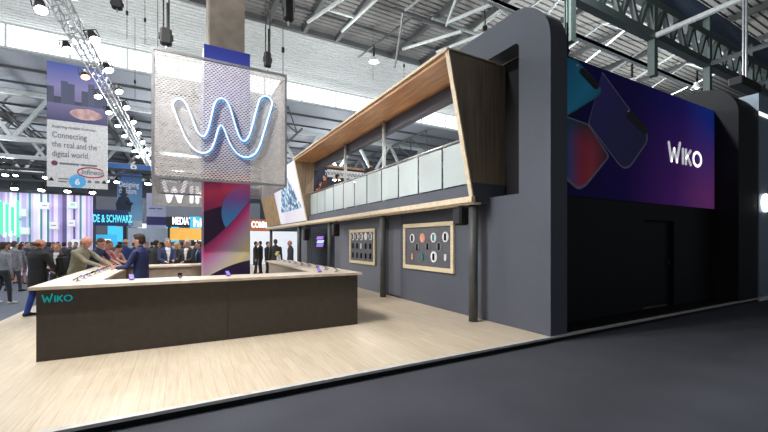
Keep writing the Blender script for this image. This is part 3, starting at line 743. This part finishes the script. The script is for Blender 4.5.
obj('roundel', MB().tube((w*.45,-.015,h*.1),(w*.45,-.002,h*.1),.2,n=20), plain('sky blue roundel', (80,170,225), .5), o)
# grey sign plate with the white word, behind the column
o, w, h = plate('hanging_sign', 'grey hanging sign with big white letters behind the printed column', 'sign', (152,181), (238,208.5), 16, plain('grey sign plate', (168,166,166), .5), .1)
p0 = onY(164,204,16); p1 = onY(228,204,16); a = onY(152,208.5,16)
logo('lettering', p1.x-p0.x, 'letterwhite', o, (p0.x-a.x,-.002,p0.z-a.z), stroke=.2, d=.03)
mb = MB()
for fx in (.06,.94): mb.tube((w*fx,.05,h),(w*fx,.05,DK-a.z),.012,n=5)
obj('cable', mb, 'darksteel', o)
# striped light wall
def stripes():
    n = N('lavender striped light wall'); o = n.xyz()
    f = n.math('FLOOR', n.math('MULTIPLY', o[0], 11.)); wn = n.new('ShaderNodeTexWhiteNoise', noise_dimensions='1D'); n.put(wn.inputs['W'], f)
    c = n.ramp(wn.outputs['Value'], [(0,(196,184,228)),(.26,(168,152,206)),(.46,(218,210,240)),(.70,(92,86,130)),(.75,(70,134,146)),(.82,(150,140,190)),(.92,(232,228,246))], 'CONSTANT')
    n.col(c); return n.fin(.5, 0, .42, c)
YS = 26.
a = onY(92,196,YS); lw = thing('striped_light_wall', 'tall lavender and teal striped light wall of a stand on the far left', 'display wall', (a.x-9,YS,FL))
obj('panel', MB().box((0,0,0),(9,.25,a.z-FL)), stripes(), lw); obj('top_rail', MB().box((-.1,-.05,a.z-FL),(9.05,.3,a.z-FL+.15)), 'darksteel', lw)
for k, (x0, y0, x1, y1) in enumerate(((18,208.5,27,216.5),(39.5,202,49.5,209.5),(68,201.5,77.5,208.8),(49,221.5,58.5,229.5),(67,219.5,75.5,226.8),(20,227,29.5,234.5),(70,239,80,246))):
    t, w, h = plate('wall_screen', 'small white square screen on the striped wall, %s' % ('beside the green tubes, upper','upper, second from the left','upper right','lower middle','lower right','lower, beside the green tubes','lowest, near the right end')[k], 'screen', (x0,y0), (x1,y1), YS-.35, 'white', .12, 'white screens on the striped wall')
    obj('display', MB().box((.03,-.01,.03),(w-.03,0,h-.03)), 'screenwhite', t); obj('arm', MB().tube((w/2,.12,h/2),(w/2,.34,h/2),.04), 'steel', t)
    if k in (1,3,4): obj('mark', MB().box((w*.25,-.014,h*.46),(w*.75,-.01,h*.56)), 'lettergray', t)
    if k == 2: obj('mark', MB().box((w*.25,-.014,h*.4),(w*.75,-.01,h*.8)), emit('green mark', (120,215,160), .7), t)
for k in range(11):
    px = -1+k*1.85; y0 = 202+((k*37)%9)-2; y1 = 231+((k*23)%7)
    a = onY(px,y0,YS-.5); b = onY(px,y1,YS-.5)
    t = obj('light_tube', MB().tube((0,0,0),(0,0,a.z-b.z),.055,n=8), 'greenlight' if k % 3 else 'greenwhite', loc=(a.x,YS-.5,b.z)); tag(t, 'glowing green vertical light tube before the striped wall, %s from the left' % ORD[k], 'light tube', 'green light tubes')
    obj('bracket', MB().tube((0,0,(a.z-b.z)/2),(0,.5,(a.z-b.z)/2),.02), 'steel', t)
# dark blue stand with cyan letters, blue screen
o, w, h = plate('stand_fascia', 'dark blue stand fascia with cyan capital letters behind the striped wall', 'sign', (88,209), (128,226), 32, plain('dark blue fascia', (34,58,104), .5), .4)
text('lettering', 'DE & SCHWARZ', .52, 'cyanletters', o, (w*.12,-.012,h*.22), width=w*.98, bold=.012)
obj('post', MB().box((.1,.05,-4.2),(.3,.3,0)).box((w-.3,.05,-4.2),(w-.1,.3,0)), 'dark', o)
o, w, h = plate('stand_screen', 'bright cyan screen on the stand under the cyan letters', 'screen', (96,234.5), (117,247), 32.6, 'cyanscreen', .15)
obj('small_print', MB().box((w*.3,-.01,h*.52),(w*.7,0,h*.62)), 'whitelit', o); obj('leg', MB().box((w*.45,.02,-2),(w*.55,.13,0)), 'dark', o)
o, w, h = plate('stand_fascia', 'dark stand fascia with white capital letters left of the column wrap', 'sign', (166,216.5), (196,227), 30, 'dark', .4)
text('lettering', 'MEDIAT', .5, 'whitelit', o, (w*.2,-.012,h*.25), width=w*.66, bold=.02)
obj('post', MB().box((.1,.05,-3.0),(.3,.3,0)).box((w-.3,.05,-3.0),(w-.1,.3,0)), 'dark', o)
o, w, h = plate('stand_sign', 'bright cyan sign with a white script word beside the column wrap', 'sign', (190,216.5), (205,230), 29, 'cyanscreen', .15)
text('lettering', 'hi', .6, 'whitelit', o, (w*.2,-.012,h*.25), width=w*.55, bold=.02); obj('post', MB().box((w*.45,.02,-2.4),(w*.55,.1,0)), 'dark', o)
o, w, h = plate('stand_fascia', 'orange stand fascia with white letters right of the column wrap', 'sign', (247,219), (273,231), 33, plain('rust orange fascia', (176,98,58), .5, emit=.2), .4)
text('lettering', 'COMMT', .5, 'whitelit', o, (w*.16,-.012,h*.3), width=w*.72, bold=.02); obj('post', MB().box((.1,.05,-2.6),(.3,.3,0)).box((w-.3,.05,-2.6),(w-.1,.3,0)), 'dark', o)
o, w, h = plate('backdrop_wall', 'bright white backdrop wall behind the people right of the column', 'backdrop', (243,231), (300,276), 30, 'screenwhite', .3)
obj('counter_front', MB().box((.0,-.6,0),(w*.4,-.3,1.0)), 'white', o)
o, w, h = plate('bar_stand', 'yellow and white bar stand behind the back counter', 'stand', (170,228), (204,240), 28, plain('amber fascia', (232,176,84), .5, emit=.5), .6)
obj('bar_front', MB().box((0,.0,-2.2),(w,.55,-.4)), 'white', o); obj('bottle_shelf', MB().box((.1,.3,.1),(w-.1,.5,.18)), 'white', o)
o, w, h = plate('backdrop_wall', 'pale blue stand wall behind the people left of the bar', 'backdrop', (128,228), (170,268), 31, plain('pale blue stand wall', (176,192,208), .5), .3)
obj('plinth', MB().box((0,-.02,0),(w,0,.25)), 'dark', o)
o, w, h = plate('dark_stand', 'dark two-storey stand far behind the left crowd', 'stand', (96,196), (260,262), 44, plain('grey stand', (92,96,106), .6), 3.)
for k in range(6): obj('light_panel', MB().box((w*(.06+.16*k),-.02,h*.35),(w*(.14+.16*k),0,h*.62)), 'screenwhite' if k % 2 else 'cyanscreen', o)
# lighting rigs over the far stands
for k, (y, x0, x1, z) in enumerate(((25.6,-13,-3.6,5.0),(29,-16,4,6.1),(35,-18,6,6.9))):
    box_truss('rigging_truss', 'dark rigging truss over the stands, %s' % ('just above the striped wall','behind the tall white banner','farthest back')[k], (x0,y,z), (x1,y,z), .4, 'darksteel')
    n = (9,12,10)[k]
    for i in range(n):
        x = x0+.5+(x1-x0-1)*i/(n-1)
        spot((x,y-.02,z-.55), (.1*((i%3)-1),-.4,-1), 'spotlight on the rigging truss %s, %s from the left' % (('just above the striped wall','behind the tall white banner','farthest back')[k], ORD[i]), 'spotlights over the far stands', False, 1.0)
# neighbouring stand on the far right
nb = thing('neighbouring_stand', 'blue-grey neighbouring stand with a glowing emblem at the right edge', 'exhibition stand', (15.25,4.36,FL))
zt = onY(756,91.5,4.36).z
obj('wall', MB().box((0,0,0),(7,4,zt-FL)), plain('blue grey gloss wall', (128,146,162), .35), nb)
zl = onY(756,112,4.36).z; obj('light_strip', MB().box((0,-.02,zl-FL-.05),(7,0,zl-FL+.05)), 'whitelit', nb)
obj('plinth', MB().box((-.05,-.04,0),(7,0,.1)), 'white', nb)
q = onY(764,203,4.36); mb = MB(); cx = q.x-15.25; cz = q.z-FL
for k in range(20):
    t0 = 2*PI*k/20; t1 = 2*PI*(k+1)/20; mb.tube((cx+.24*math.cos(t0),-.04,cz+.24*math.sin(t0)),(cx+.24*math.cos(t1),-.04,cz+.24*math.sin(t1)),.05,n=6)
mb.tube((cx-.1,-.04,cz-.12),(cx-.1,-.04,cz+.1),.04,n=6); mb.tube((cx-.1,-.04,cz+.1),(cx+.08,-.04,cz+.02),.04,n=6)
obj('emblem', mb, 'whitelit', nb)
# ================================================================== PEOPLE
def loft(rings, n=18):
    """closed surface through elliptical rings (centre, right vector, front vector)"""
    vs = []; m = len(rings)
    for c, a, b in rings:
        for i in range(n): t=2*PI*i/n; vs.append(Vector(c)+Vector(a)*math.cos(t)+Vector(b)*math.sin(t))
    fs = [tuple(range(n-1,-1,-1)), tuple(range((m-1)*n, m*n))]
    for k in range(m-1):
        for i in range(n): j=(i+1)%n; fs.append((k*n+i,k*n+j,k*n+n+j,k*n+n+i))
    return vs, fs
def capsule(mb, a, b, r0, r1):
    a = Vector(a); b = Vector(b); d = (b-a); L = d.length; d = d.normalized(); u = d.orthogonal().normalized(); w = d.cross(u); rings = []
    for k in range(5): t=-PI/2+PI/2*k/4*.98+.02; rings.append((a+d*(r0*math.sin(t)), u*(r0*math.cos(t)), w*(r0*math.cos(t))))
    for k in range(5): t=PI/2*k/4*.98; rings.append((b+d*(r1*math.sin(t)), u*(r1*math.cos(t)), w*(r1*math.cos(t))))
    mb.add(*loft(rings, 12))
def ik(a, b, l1, l2, pole):
    a = Vector(a); b = Vector(b); d = b-a; D = min(d.length, (l1+l2)*.999); d = d.normalized(); b = a+d*D
    x = (l1*l1-l2*l2+D*D)/(2*D); h = math.sqrt(max(0, l1*l1-x*x)); p = Vector(pole); p = (p-d*p.dot(d)).normalized()
    return a+d*x+p*h, b
pal = {}
def cmat(c, kind='cloth'):
    if isinstance(c, str): return M[c]
    if c not in pal: pal[c] = plain('%s colour' % kind + ' %d %d %d' % c, c, .8, scale=14., var=.10)
    return pal[c]
def person(label, loc, heading, h=1.75, lean=0., skin='skin', top=(40,42,50), legs=(36,38,46), shoe='shoe', hair=(40,32,28), hairstyle='short', shirt=None, coat=.0, short_sleeve=False,
           rh=None, lh=None, head_turn=0., nod=0., step=0., voxel=.016, woman=False, group=None, sit=False, build=1.):
    """one person; local axes: x right, y front, z up; rh/lh are hand positions (1.75 m figure)"""
    mb = MB(); caps = []              # caps: (a, b, r, material index) for colouring
    MI = dict(skin=0, top=1, legs=2, shoe=3, shirt=4, eye=5)
    def cap(a, b, r0, r1, m): capsule(mb, a, b, r0, r1); caps.append((Vector(a), Vector(b), (r0+r1)/2, MI[m]))
    sw = .175 if woman else .195
    R = Matrix.Rotation(-lean, 3, 'X'); hipc = Vector((0,0,.94))
    up = lambda v: hipc+R@(Vector(v)-hipc)
    rx = Vector((1,0,0)); fy = R@Vector((0,1,0))
    # legs
    for s in (-1, 1):
        st = step*s
        hp = Vector((.088*s,0,.92)); kn = Vector((.095*s,.03+st*.45+(.0),.50)); an = Vector((.10*s,-.02+st,.09+ (0.05 if st < -.1 else 0)))
        if sit: kn = Vector((.1*s,.42,.9)); an = Vector((.1*s,.40,.47))
        cap(hp, kn, .088, .060, 'legs'); cap(kn, an, .060, .045, 'legs')
        mb.add(*loft([((an.x,an.y-.06,an.z-.05),Vector((.03,0,0)),Vector((0,0,.03))),((an.x,an.y-.05,an.z-.045),Vector((.042,0,0)),Vector((0,0,.045))),((an.x,an.y+.05,an.z-.045),Vector((.045,0,0)),Vector((0,0,.043))),((an.x,an.y+.15,an.z-.06),Vector((.045,0,0)),Vector((0,0,.03))),((an.x,an.y+.20,an.z-.065),Vector((.028,0,0)),Vector((0,0,.02)))], 12))
        caps.append((an+Vector((0,-.04,-.05)), an+Vector((0,.18,-.06)), .045, 3))
    # torso
    hipw = .172 if woman else .162
    tr = [(.80,.11,.08,'legs'),(.86,hipw,.11,'legs'),(.95,hipw,.112,'legs'),(1.06,.142,.105,'top'),(1.20,.158,.112,'top'),(1.33,.180,.118,'top'),(1.41,sw-.012,.10,'top'),(1.455,.13,.078,'top'),(1.49,.062,.058,'top')]
    if coat:
        tr = [(.94-coat,.178,.125,'top'),(.94-coat*.5,.176,.124,'top'),(.96,.174,.122,'top'),(1.08,.160,.118,'top'),(1.20,.170,.122,'top'),(1.33,.188,.126,'top'),(1.42,sw-.004,.106,'top'),(1.465,.14,.082,'top'),(1.51,.072,.066,'top')]
    mb.add(*loft([(up((0,0,z)) if z > .94 else Vector((0,0,z)), rx*a, (fy if z > .94 else Vector((0,1,0)))*b) for z,a,b,_ in tr], 20))
    for (z0,a0,b0,m0),(z1,a1,b1,m1) in zip(tr, tr[1:]): 
        for q in (-.55,0,.55):
            f = lambda z,a: (up((q*a,0,z)) if z > .94 else Vector((q*a,0,z)))
            caps.append((f(z0,a0), f(z1,a1), (b0+b1)/2, MI[m0 if z1 < .97 else m1]))
    # neck, head
    nk0 = up((0,.0,1.45)); nk1 = up((0,.018,1.545)); cap(nk0, nk1, .056, .052, 'skin')
    hc = up((0,.03,1.635)); Hm = Matrix.Rotation(head_turn, 3, 'Z') @ Matrix.Rotation(-lean*.5-nod, 3, 'X')
    H = lambda v: hc+Hm@Vector(v)
    def ell(c, rx_, ry_, rz_, n=18):
        rings = []
        for k in range(11): t=-PI/2+PI*(k+.15)/10.3; rings.append((H((c[0],c[1],c[2]+rz_*math.sin(t))), Hm@Vector((rx_*math.cos(t),0,0)), Hm@Vector((0,ry_*math.cos(t),0))))
        mb.add(*loft(rings, n))
    ell((0,0,.02), .075, .096, .100); ell((0,.022,-.052), .054, .068, .066)
    for a, b, r0, r1 in (((0,.088,.018),(0,.112,-.018),.010,.015),((-.076,-.005,.012),(-.080,-.012,-.026),.013,.010),((.076,-.005,.012),(.080,-.012,-.026),.013,.010),((-.02,.084,-.058),(.02,.084,-.058),.011,.011),((-.05,.075,.036),(.05,.075,.036),.014,.014),((0,.06,-.1),(0,.07,-.098),.022,.022)):
        capsule(mb, H(a), H(b), r0, r1)
    caps += [(H((0,0,.08)), H((0,.0,-.07)), .085, 0)]
    # arms
    hands = []
    for s, tgt in ((1, rh), (-1, lh)):
        sh = up((sw*s,0,1.405)); t = Vector(tgt) if tgt else up((.26*s,.04,.86)) if not lean else up((.25*s,.10,.90))
        el, wr = ik(sh, t, .285, .255, (.55*s,-1,-.35)); cap(sh, el, .060 if not woman else .052, .047, 'top')
        if short_sleeve: cap(el, wr, .042, .030, 'skin')
        else: cap(el, wr, .050 if coat else .046, .036, 'top')
        hands.append((s, el, wr))
    for s, el, wr in hands:
        d = (wr-el).normalized(); fw = (d+Vector((0,.35,-.1))*(.6 if (rh if s > 0 else lh) else .0)).normalized(); sd = fw.cross(Vector((0,0,1))); sd = sd.normalized() if sd.length > .2 else Vector((0,-1,0)) ; nm = sd.cross(fw)
        if not (rh if s > 0 else lh): sd = Vector((0,-s,0)).cross(fw).cross(fw).normalized()*-1 if False else (Vector((0,1,0))-fw*fw.y).normalized(); nm = fw.cross(sd)
        pc = wr+fw*.05
        rings = [(wr+fw*(-.01), sd*.026, nm*.022),(wr+fw*.03, sd*.036, nm*.018),(wr+fw*.075, sd*.041, nm*.015),(wr+fw*.09, sd*.036, nm*.011)]
        mb.add(*loft(rings, 12)); caps.append((wr, wr+fw*.09, .03, 0))
        for k, (o, L) in enumerate(((-.031,.062),(-.0105,.074),(.0105,.078),(.031,.068))):
            b0 = wr+fw*.078+sd*o; b1 = b0+(fw-Vector((0,0,.18))).normalized()*L*.5+sd*o*.12; b2 = b1+(fw-Vector((0,0,.6))).normalized()*L*.5
            capsule(mb, b0, b1, .0088, .0082); capsule(mb, b1, b2, .0082, .007)
        th = wr+fw*.025+sd*(.03); t1 = th+(fw*.55+sd*.75).normalized()*.04; t2 = t1+(fw*.95+sd*.2).normalized()*.032
        capsule(mb, th, t1, .0115, .010); capsule(mb, t1, t2, .010, .008); caps.append((wr+fw*.08, wr+fw*.15, .04, 0)); caps.append((th, t2, .012, 0))
    # one continuous skin
    o = obj('person', mb, 'skin')
    md = o.modifiers.new('r', 'REMESH'); md.mode = 'VOXEL'; md.voxel_size = voxel; sm = o.modifiers.new('s', 'SMOOTH'); sm.factor = .5; sm.iterations = 2
    dg = bpy.context.evaluated_depsgraph_get(); dg.update(); me = bpy.data.meshes.new_from_object(o.evaluated_get(dg)); old = o.data; o.modifiers.clear(); o.data = me; bpy.data.meshes.remove(old)
    me.materials.clear()
    for m in (M[skin], cmat(top), cmat(legs), cmat(shoe), cmat(shirt or top), M['eye']): me.materials.append(m)
    nf = len(me.polygons); cen = np.empty(nf*3, 'f'); me.polygons.foreach_get('center', cen); cen = cen.reshape(-1, 3)
    best = np.full(nf, 9.); idx = np.zeros(nf, 'i')
    for a, b, r, m in caps:
        a = np.array(a); b = np.array(b); ab = b-a; t = np.clip(((cen-a)@ab)/max(1e-9, ab@ab), 0, 1); dist = np.linalg.norm(cen-(a+t[:,None]*ab), axis=1)-r
        k = dist < best; best[k] = dist[k]; idx[k] = m
    hl = (cen-np.array(hc))@np.array(Hm)           # head-local
    if shirt:
        lo = (cen-np.array(hipc))@np.array(R)+np.array(hipc); v = (idx == 1) & (lo[:,1] > .05) & (np.abs(lo[:,0]) < (lo[:,2]-1.02)*.16) & (lo[:,2] > 1.05) & (lo[:,2] < 1.5); idx[v] = 4
    for s in (-1, 1):
        e = np.linalg.norm(hl-np.array((.031*s,.088,.018)), axis=1) < max(.011, voxel*.8); idx[e] = 5
    me.polygons.foreach_set('material_index', idx); me.polygons.foreach_set('use_smooth', [True]*nf); me.update()
    k = h/1.75; o.scale = (k*build,k*(1+(build-1)*.6),k); o.location = loc; o.rotation_euler = (0,0,heading); tag(o, label, 'person', group)
    # hair
    hb = MB()
    def hell(c, a, b, z, n=16):
        rings = []
        for q in range(9): t=-PI/2+PI*(q+.15)/8.3; rings.append((H((c[0],c[1],c[2]+z*math.sin(t))), Hm@Vector((a*math.cos(t),0,0)), Hm@Vector((0,b*math.cos(t),0))))
        hb.add(*loft(rings, n))
    if hairstyle == 'short': hell((0,-.018,.052), .083, .096, .086); hell((0,-.045,-.005), .076, .066, .070)
    elif hairstyle == 'bald': hell((0,-.026,-.012), .081, .082, .048)
    elif hairstyle == 'quiff': hell((0,-.014,.056), .084, .100, .092); hell((0,.045,.115), .06, .05, .032); hell((0,-.045,-.005), .076, .066, .070)
    elif hairstyle == 'long': hell((0,-.02,.045), .090, .100, .092); hell((0,-.05,-.07), .092, .062, .14); hell((0,-.055,-.17), .075, .05, .10)
    if hairstyle: obj('hair', hb, cmat(hair, 'hair'), o, smooth=True)
    return o
camx = math.atan2(.4834, .8754)          # the world heading of 'picture right' is +camx from +X
def head_to(dx, dy): return math.atan2(-dx, dy)     # local +y -> (dx,dy)
def pic(right, fwd): return head_to(right*.8754+fwd*.4834, -right*.4834+fwd*.8754)   # heading given as picture right / away
HC = lambda x=.14: (x, .52, 1.10)
def P(label, px, t, z, heading, **k):
    x, y = far(px, t); return person(label, (x,y,z), heading, **k)
# inside the ring and along the left counter
P('man in a navy jacket standing inside the counter ring, in profile', 141, 7.6, 0, pic(-1,-.05), h=1.82, top=(38,48,92), legs=(34,38,60), hair=(52,38,30), hairstyle='quiff', coat=.14, rh=(.10,.36,1.10), lh=(-.16,.34,1.12), nod=.15, voxel=.011)
x, y = far(37.5, 8.35)
P('bald-topped man in a black coat and blue trousers seen from behind at the counter tip', 37.5, 8.5, 0, pic(.25,1), h=1.74, top=(34,35,38), legs=(40,62,140), hair=(96,78,66), hairstyle='bald', skin='skinred', coat=.30, build=1.28, voxel=.011, step=.09, rh=(.20,.30,1.05), lh=(-.18,.32,1.0), nod=.35)
P('bald man in an olive jacket leaning over the left counter', 76, 8.5, 0, pic(1,.1), h=1.82, top=(132,128,108), legs=(58,60,70), hair=(150,120,104), hairstyle='bald', skin='skinred', coat=.10, build=1.15, lean=.24, rh=(.16,.55,1.10), lh=(-.10,.56,1.11), voxel=.011, nod=.25)
P('man in a navy short-sleeved shirt leaning over the left counter', 91, 9.7, 0, pic(1,.0), h=1.8, top=(44,56,88), legs=(48,52,66), hair=(96,72,56), skin='skinred', lean=.32, short_sleeve=True, rh=(.14,.60,1.10), lh=(-.10,.58,1.10), voxel=.011, nod=.3)
P('person in a pink top bending over the left counter with arms stretched', 100, 10.7, 0, pic(1,-.15), h=1.76, top=(206,140,140), legs=(60,60,72), hair=(128,88,64), lean=.34, short_sleeve=True, rh=(.14,.62,1.11), lh=(-.12,.58,1.11), nod=.2)
P('dark-haired person bowed low over phones at the counter far corner', 109, 11.3, 0, pic(1,-.2), h=1.68, top=(196,150,140), legs=(60,60,72), hair=(34,26,24), lean=.5, short_sleeve=True, rh=(.14,.62,1.14), lh=(-.12,.58,1.14), nod=.4)
P('man in a blue suit seen from behind beyond the left counter', 125, 12.2, 0, pic(.1,1), h=1.76, top=(46,60,112), legs=(40,46,80), hair=(104,92,86), hairstyle='bald', coat=.16, rh=(.14,.34,1.1), lh=(-.12,.34,1.1))
P('woman with blond-brown hair and dark patterned coat between two men on the left', 57.5, 10.4, 0, pic(.35,-1), h=1.62, top=(56,54,58), legs=(44,44,50), hair=(150,112,74), hairstyle='long', woman=True, shirt=(214,210,206), coat=.14, rh=(.10,.3,1.08), lh=(-.10,.3,1.12))
# behind the back counter
P('grey-haired man in a navy suit and pale tie behind the back counter', 167, 11.1, 0, pic(.55,-.5), h=1.77, top=(54,64,98), legs=(44,48,66), hair=(150,146,144), shirt=(220,222,230), coat=.16, rh=(.16,.36,1.1), lh=(-.06,.34,1.12))
P('white-haired man with open dark jacket and white shirt behind the back counter', 188, 11.6, 0, pic(-.15,-1), h=1.74, top=(50,50,54), legs=(44,46,52), hair=(196,192,188), shirt=(226,226,226), skin='skinred', coat=.16, rh=(.16,.30,1.16), lh=(-.12,.34,1.08))
P('blond woman in black between the grey-haired and the white-haired man', 177.5, 12.6, 0, pic(-.3,-1), h=1.66, top=(40,40,44), legs=(40,40,44), hair=(206,172,116), hairstyle='long', woman=True)
P('dark-suited man seen from behind left of the grey-haired man', 156, 13.2, 0, pic(.3,1), h=1.72, top=(58,58,62), legs=(44,44,50), hair=(52,42,36), coat=.14)
P('person in dark blue by the left edge of the column wrap', 199.5, 11.9, 0, pic(-.6,-.5), h=1.68, top=(40,52,88), legs=(40,42,56), hair=(70,52,42), shirt=(120,170,210))
# right of the column
P('person in a long dark coat standing nearest the column wrap on the right', 255.5, 18.6, 0, pic(1,.2), h=1.66, top=(52,48,48), legs=(40,38,40), hair=(46,36,32), coat=.42, step=.05)
P('person in black beside the long-coated one right of the column wrap', 260.5, 19.4, 0, pic(-1,.1), h=1.68, top=(44,42,46), legs=(38,38,42), hair=(36,30,28), coat=.16)
P('slim person in black with bag side on, middle of the group right of the column', 267.5, 17.6, 0, pic(1,-.2), h=1.66, top=(46,46,52), legs=(36,36,40), hair=(40,32,30), coat=.2)
P('broad man in a black coat seen from behind at the right counter end', 275.5, 15.6, 0, pic(-.4,1), h=1.76, top=(46,46,50), legs=(38,38,42), hair=(84,62,48), coat=.3)
P('bald attendant in a dark suit beyond the right counter under the balcony', 290.5, 15.4, 0, pic(-.8,-.5), h=1.72, top=(54,56,66), legs=(40,42,50), hair=(140,104,84), hairstyle='bald', skin='skinred', coat=.16)
# balcony
P('person with brown hair at the balcony rail, far end', 325.5, 16.6, 2.88, pic(-.6,-.6), h=1.74, top=(66,40,38), legs=(40,38,40), hair=(70,48,36), rh=(.1,.34,1.1), lh=(-.1,.34,1.1))
P('person in red-brown bending down at the balcony far end', 318.9, 17.75, 2.88, pic(.5,-.6), h=1.62, top=(120,64,56), legs=(40,38,40), hair=(120,70,48), hairstyle='long', woman=True, lean=.25)
P('person in black facing away on the balcony, right of the canopy post', 337, 16.4, 2.88, pic(.8,.5), h=1.74, top=(38,36,40), legs=(34,34,38), hair=(44,36,34))
P('dark-clothed person on the balcony nearest the lattice post in the middle', 371, 13.6, 2.88, pic(-.4,.9), h=1.74, top=(36,36,40), legs=(34,34,38), hair=(44,36,32))
# aisle on the left
P('man in a grey shirt with a bag strap at the left edge of the picture', 3, 10.6, FL, pic(.2,1), h=1.76, top=(140,142,150), legs=(52,54,62), shoe=(222,220,216), hair=(66,56,50), skin='skindark', step=.12)
P('grey-jacketed man walking away behind the black-coated man', 14, 13.2, FL, pic(.15,1), h=1.78, top=(132,132,140), legs=(66,64,68), hair=(74,62,54), coat=.1, step=.14)
P('woman in grey with bare legs walking in the left aisle', 20.5, 15.5, FL, pic(.1,1), h=1.68, top=(112,112,120), legs=(196,154,134), hair=(60,46,40), hairstyle='long', woman=True, coat=.34, step=.12)
G = 'distant crowd before the striped light wall'
rr = random.Random(5)
tops = [(52,54,62),(96,98,108),(44,46,56),(60,60,70),(84,70,64),(40,44,60)]
base = None
# the far crowd: one standing figure per clothing colour, copied
crowd = []
for i, c in enumerate(tops):
    crowd.append(person('dark-clothed person with short hair in the distant crowd before the striped light wall', (0,0,0), 0, h=1.74, top=c, legs=(44,44,52), hair=((48,38,34),(104,84,66),(36,30,28))[i % 3], coat=.14 if i % 2 else 0, voxel=.022, group=G, skin=('skin','skinred','skindark')[i % 3]))
def put(i, o, px, t, z, hd, label=None, group=None):
    x, y = far(px, t); o.location = (x,y,z); o.rotation_euler = (0,0,hd)
    if label: o['label'] = label
    if group: o['group'] = group
spots = [(27,16),(32,18.5),(8,18),(49,15.5),(53,17.5),(45,19.5),(64,16.5),(70,18.6),(0,15),(22,18.8),(34,17.4),(58,19.4),(76,17.6),(15,17.4),(82,17)]
for i, (px, t) in enumerate(spots):
    o = crowd[i] if i < len(crowd) else copy_tree(crowd[i % len(crowd)])
    put(i, o, px, t, FL, rr.uniform(0, 6.28))
G2 = 'distant crowd behind the back counter'
for i, (px, t) in enumerate(((147,17),(152,20),(162,16.5),(171,18.5),(182,19.5),(195,18),(202,21),(134,18),(120,20),(111,17),(186,23),(165,24))):
    o = copy_tree(crowd[(i*5+1) % len(crowd)]); put(i, o, px, t, FL, rr.uniform(0, 6.28), 'dark-clothed person in the distant crowd between the back counter and the bright stands', G2)
# things people carry
x, y = far(70.5, 8.75)
t = thing('backpack', 'black backpack worn by the bald man in olive', 'backpack', (x-.02,y-.02,1.02), (.12,0,pic(1,.1)))
obj('bag', MB().bbox((-.15,-.20,-.10),(.15,-.04,.36),.06), 'rubber', t); obj('pocket', MB().bbox((-.11,-.25,-.07),(.11,-.19,.14),.04), 'dark', t)
for s in (-1,1): obj('strap', MB().path([(.10*s,-.05,.33),(.12*s,.06,.38),(.12*s,.12,.28),(.13*s,.10,.08),(.12*s,-.05,-.02)], .016, 6), 'rubber', t)
# ================================================================== LIGHT, CAMERA
def light(name, typ, loc, energy, col=(1,1,1), aim=None, size=.3, **k):
    l = bpy.data.lights.new(name, typ); l.energy = energy; l.color = col
    if typ == 'AREA': l.shape = 'RECTANGLE'; l.size, l.size_y = size
    elif typ != 'SUN': l.shadow_soft_size = size
    for a, b in k.items(): setattr(l, a, b)
    o = bpy.data.objects.new(name, l); COL.objects.link(o); o.location = loc
    if aim: o.rotation_euler = (Vector(aim)-Vector(loc)).to_track_quat('-Z','Y').to_euler()
    return o
W = bpy.data.worlds.new('hall daylight'); SC.world = W; W.use_nodes = True
bg = W.node_tree.nodes['Background']; bg.inputs[0].default_value = (.86,.92,1,1); bg.inputs[1].default_value = .15
# spotlights of the lighting truss that reach the stand, then an added carpet spot
light('truss_spot_key', 'SPOT', (-2.2,5.7,7.1), 1200, (1,.96,.91), (3.2,8.2,0), .06, spot_size=1.5, spot_blend=.5)
for k, (y, ax, ay) in enumerate(((9.2,2.5,9.5),(12,5.5,9.0),(15,5.5,13),(18,1,13),(22,4,18),(11,-3,8))):
    light('truss_and_fill_spot', 'SPOT', (TX+.4,y,tzz(y)-.3), 420, (1,.95,.88), (ax,ay,.3), .15, spot_size=1.4, spot_blend=.7)
light('truss_and_fill_spot', 'SPOT', (-2.5,3.6,6.9), 620, (1,.98,.96), (2.2,2.6,0), .2, spot_size=1.5, spot_blend=1.)  # added past the truss end to brighten the front carpet
# added point lights under the roof for general fill, without fixtures
for x in (-26,-14,-3,9,19.3,31):
    for y in (7,18,28): light('hall_fill', 'POINT', (x,y+(6 if x > 12 and y < 10 else 0),10.0), {7:1300,18:700,28:120}[y], (.95,.98,1), size=.35)
for x in (-30,-15,0,15):
    for y in (37,50): light('hall_fill', 'POINT', (x,y,8.2), 1300, (.95,.98,1), size=.35)
# daylight through the clerestory
light('clerestory_daylight', 'AREA', (0,YC-.15,13.95), 200, (.93,.97,1), (0,12,13.4), size=(80,1.2))
# added warm fill lights in the balcony, brightening the oak soffit
for y in (8.5,12,15.5): light('balcony_fill', 'POINT', (6.15,y,3.5), 42, (1,.80,.60), size=.3)
cam = bpy.data.cameras.new('camera'); co = bpy.data.objects.new('camera', cam); COL.objects.link(co)
co.location = (0,0,EYE); co.rotation_euler = (PI/2,0,-math.atan2(.4834,.8754)); cam.sensor_width = 36; cam.lens = 36*FOC/768; cam.shift_y = (HOR-216)/768; cam.clip_end = 400
SC.camera = co
SC.view_settings.view_transform = 'Standard'; SC.view_settings.look = 'None'; SC.view_settings.gamma = 1; SC.view_settings.exposure = .36; SC.view_settings.use_curve_mapping = False
SC.cycles.use_denoising = True; SC.cycles.max_bounces = 6
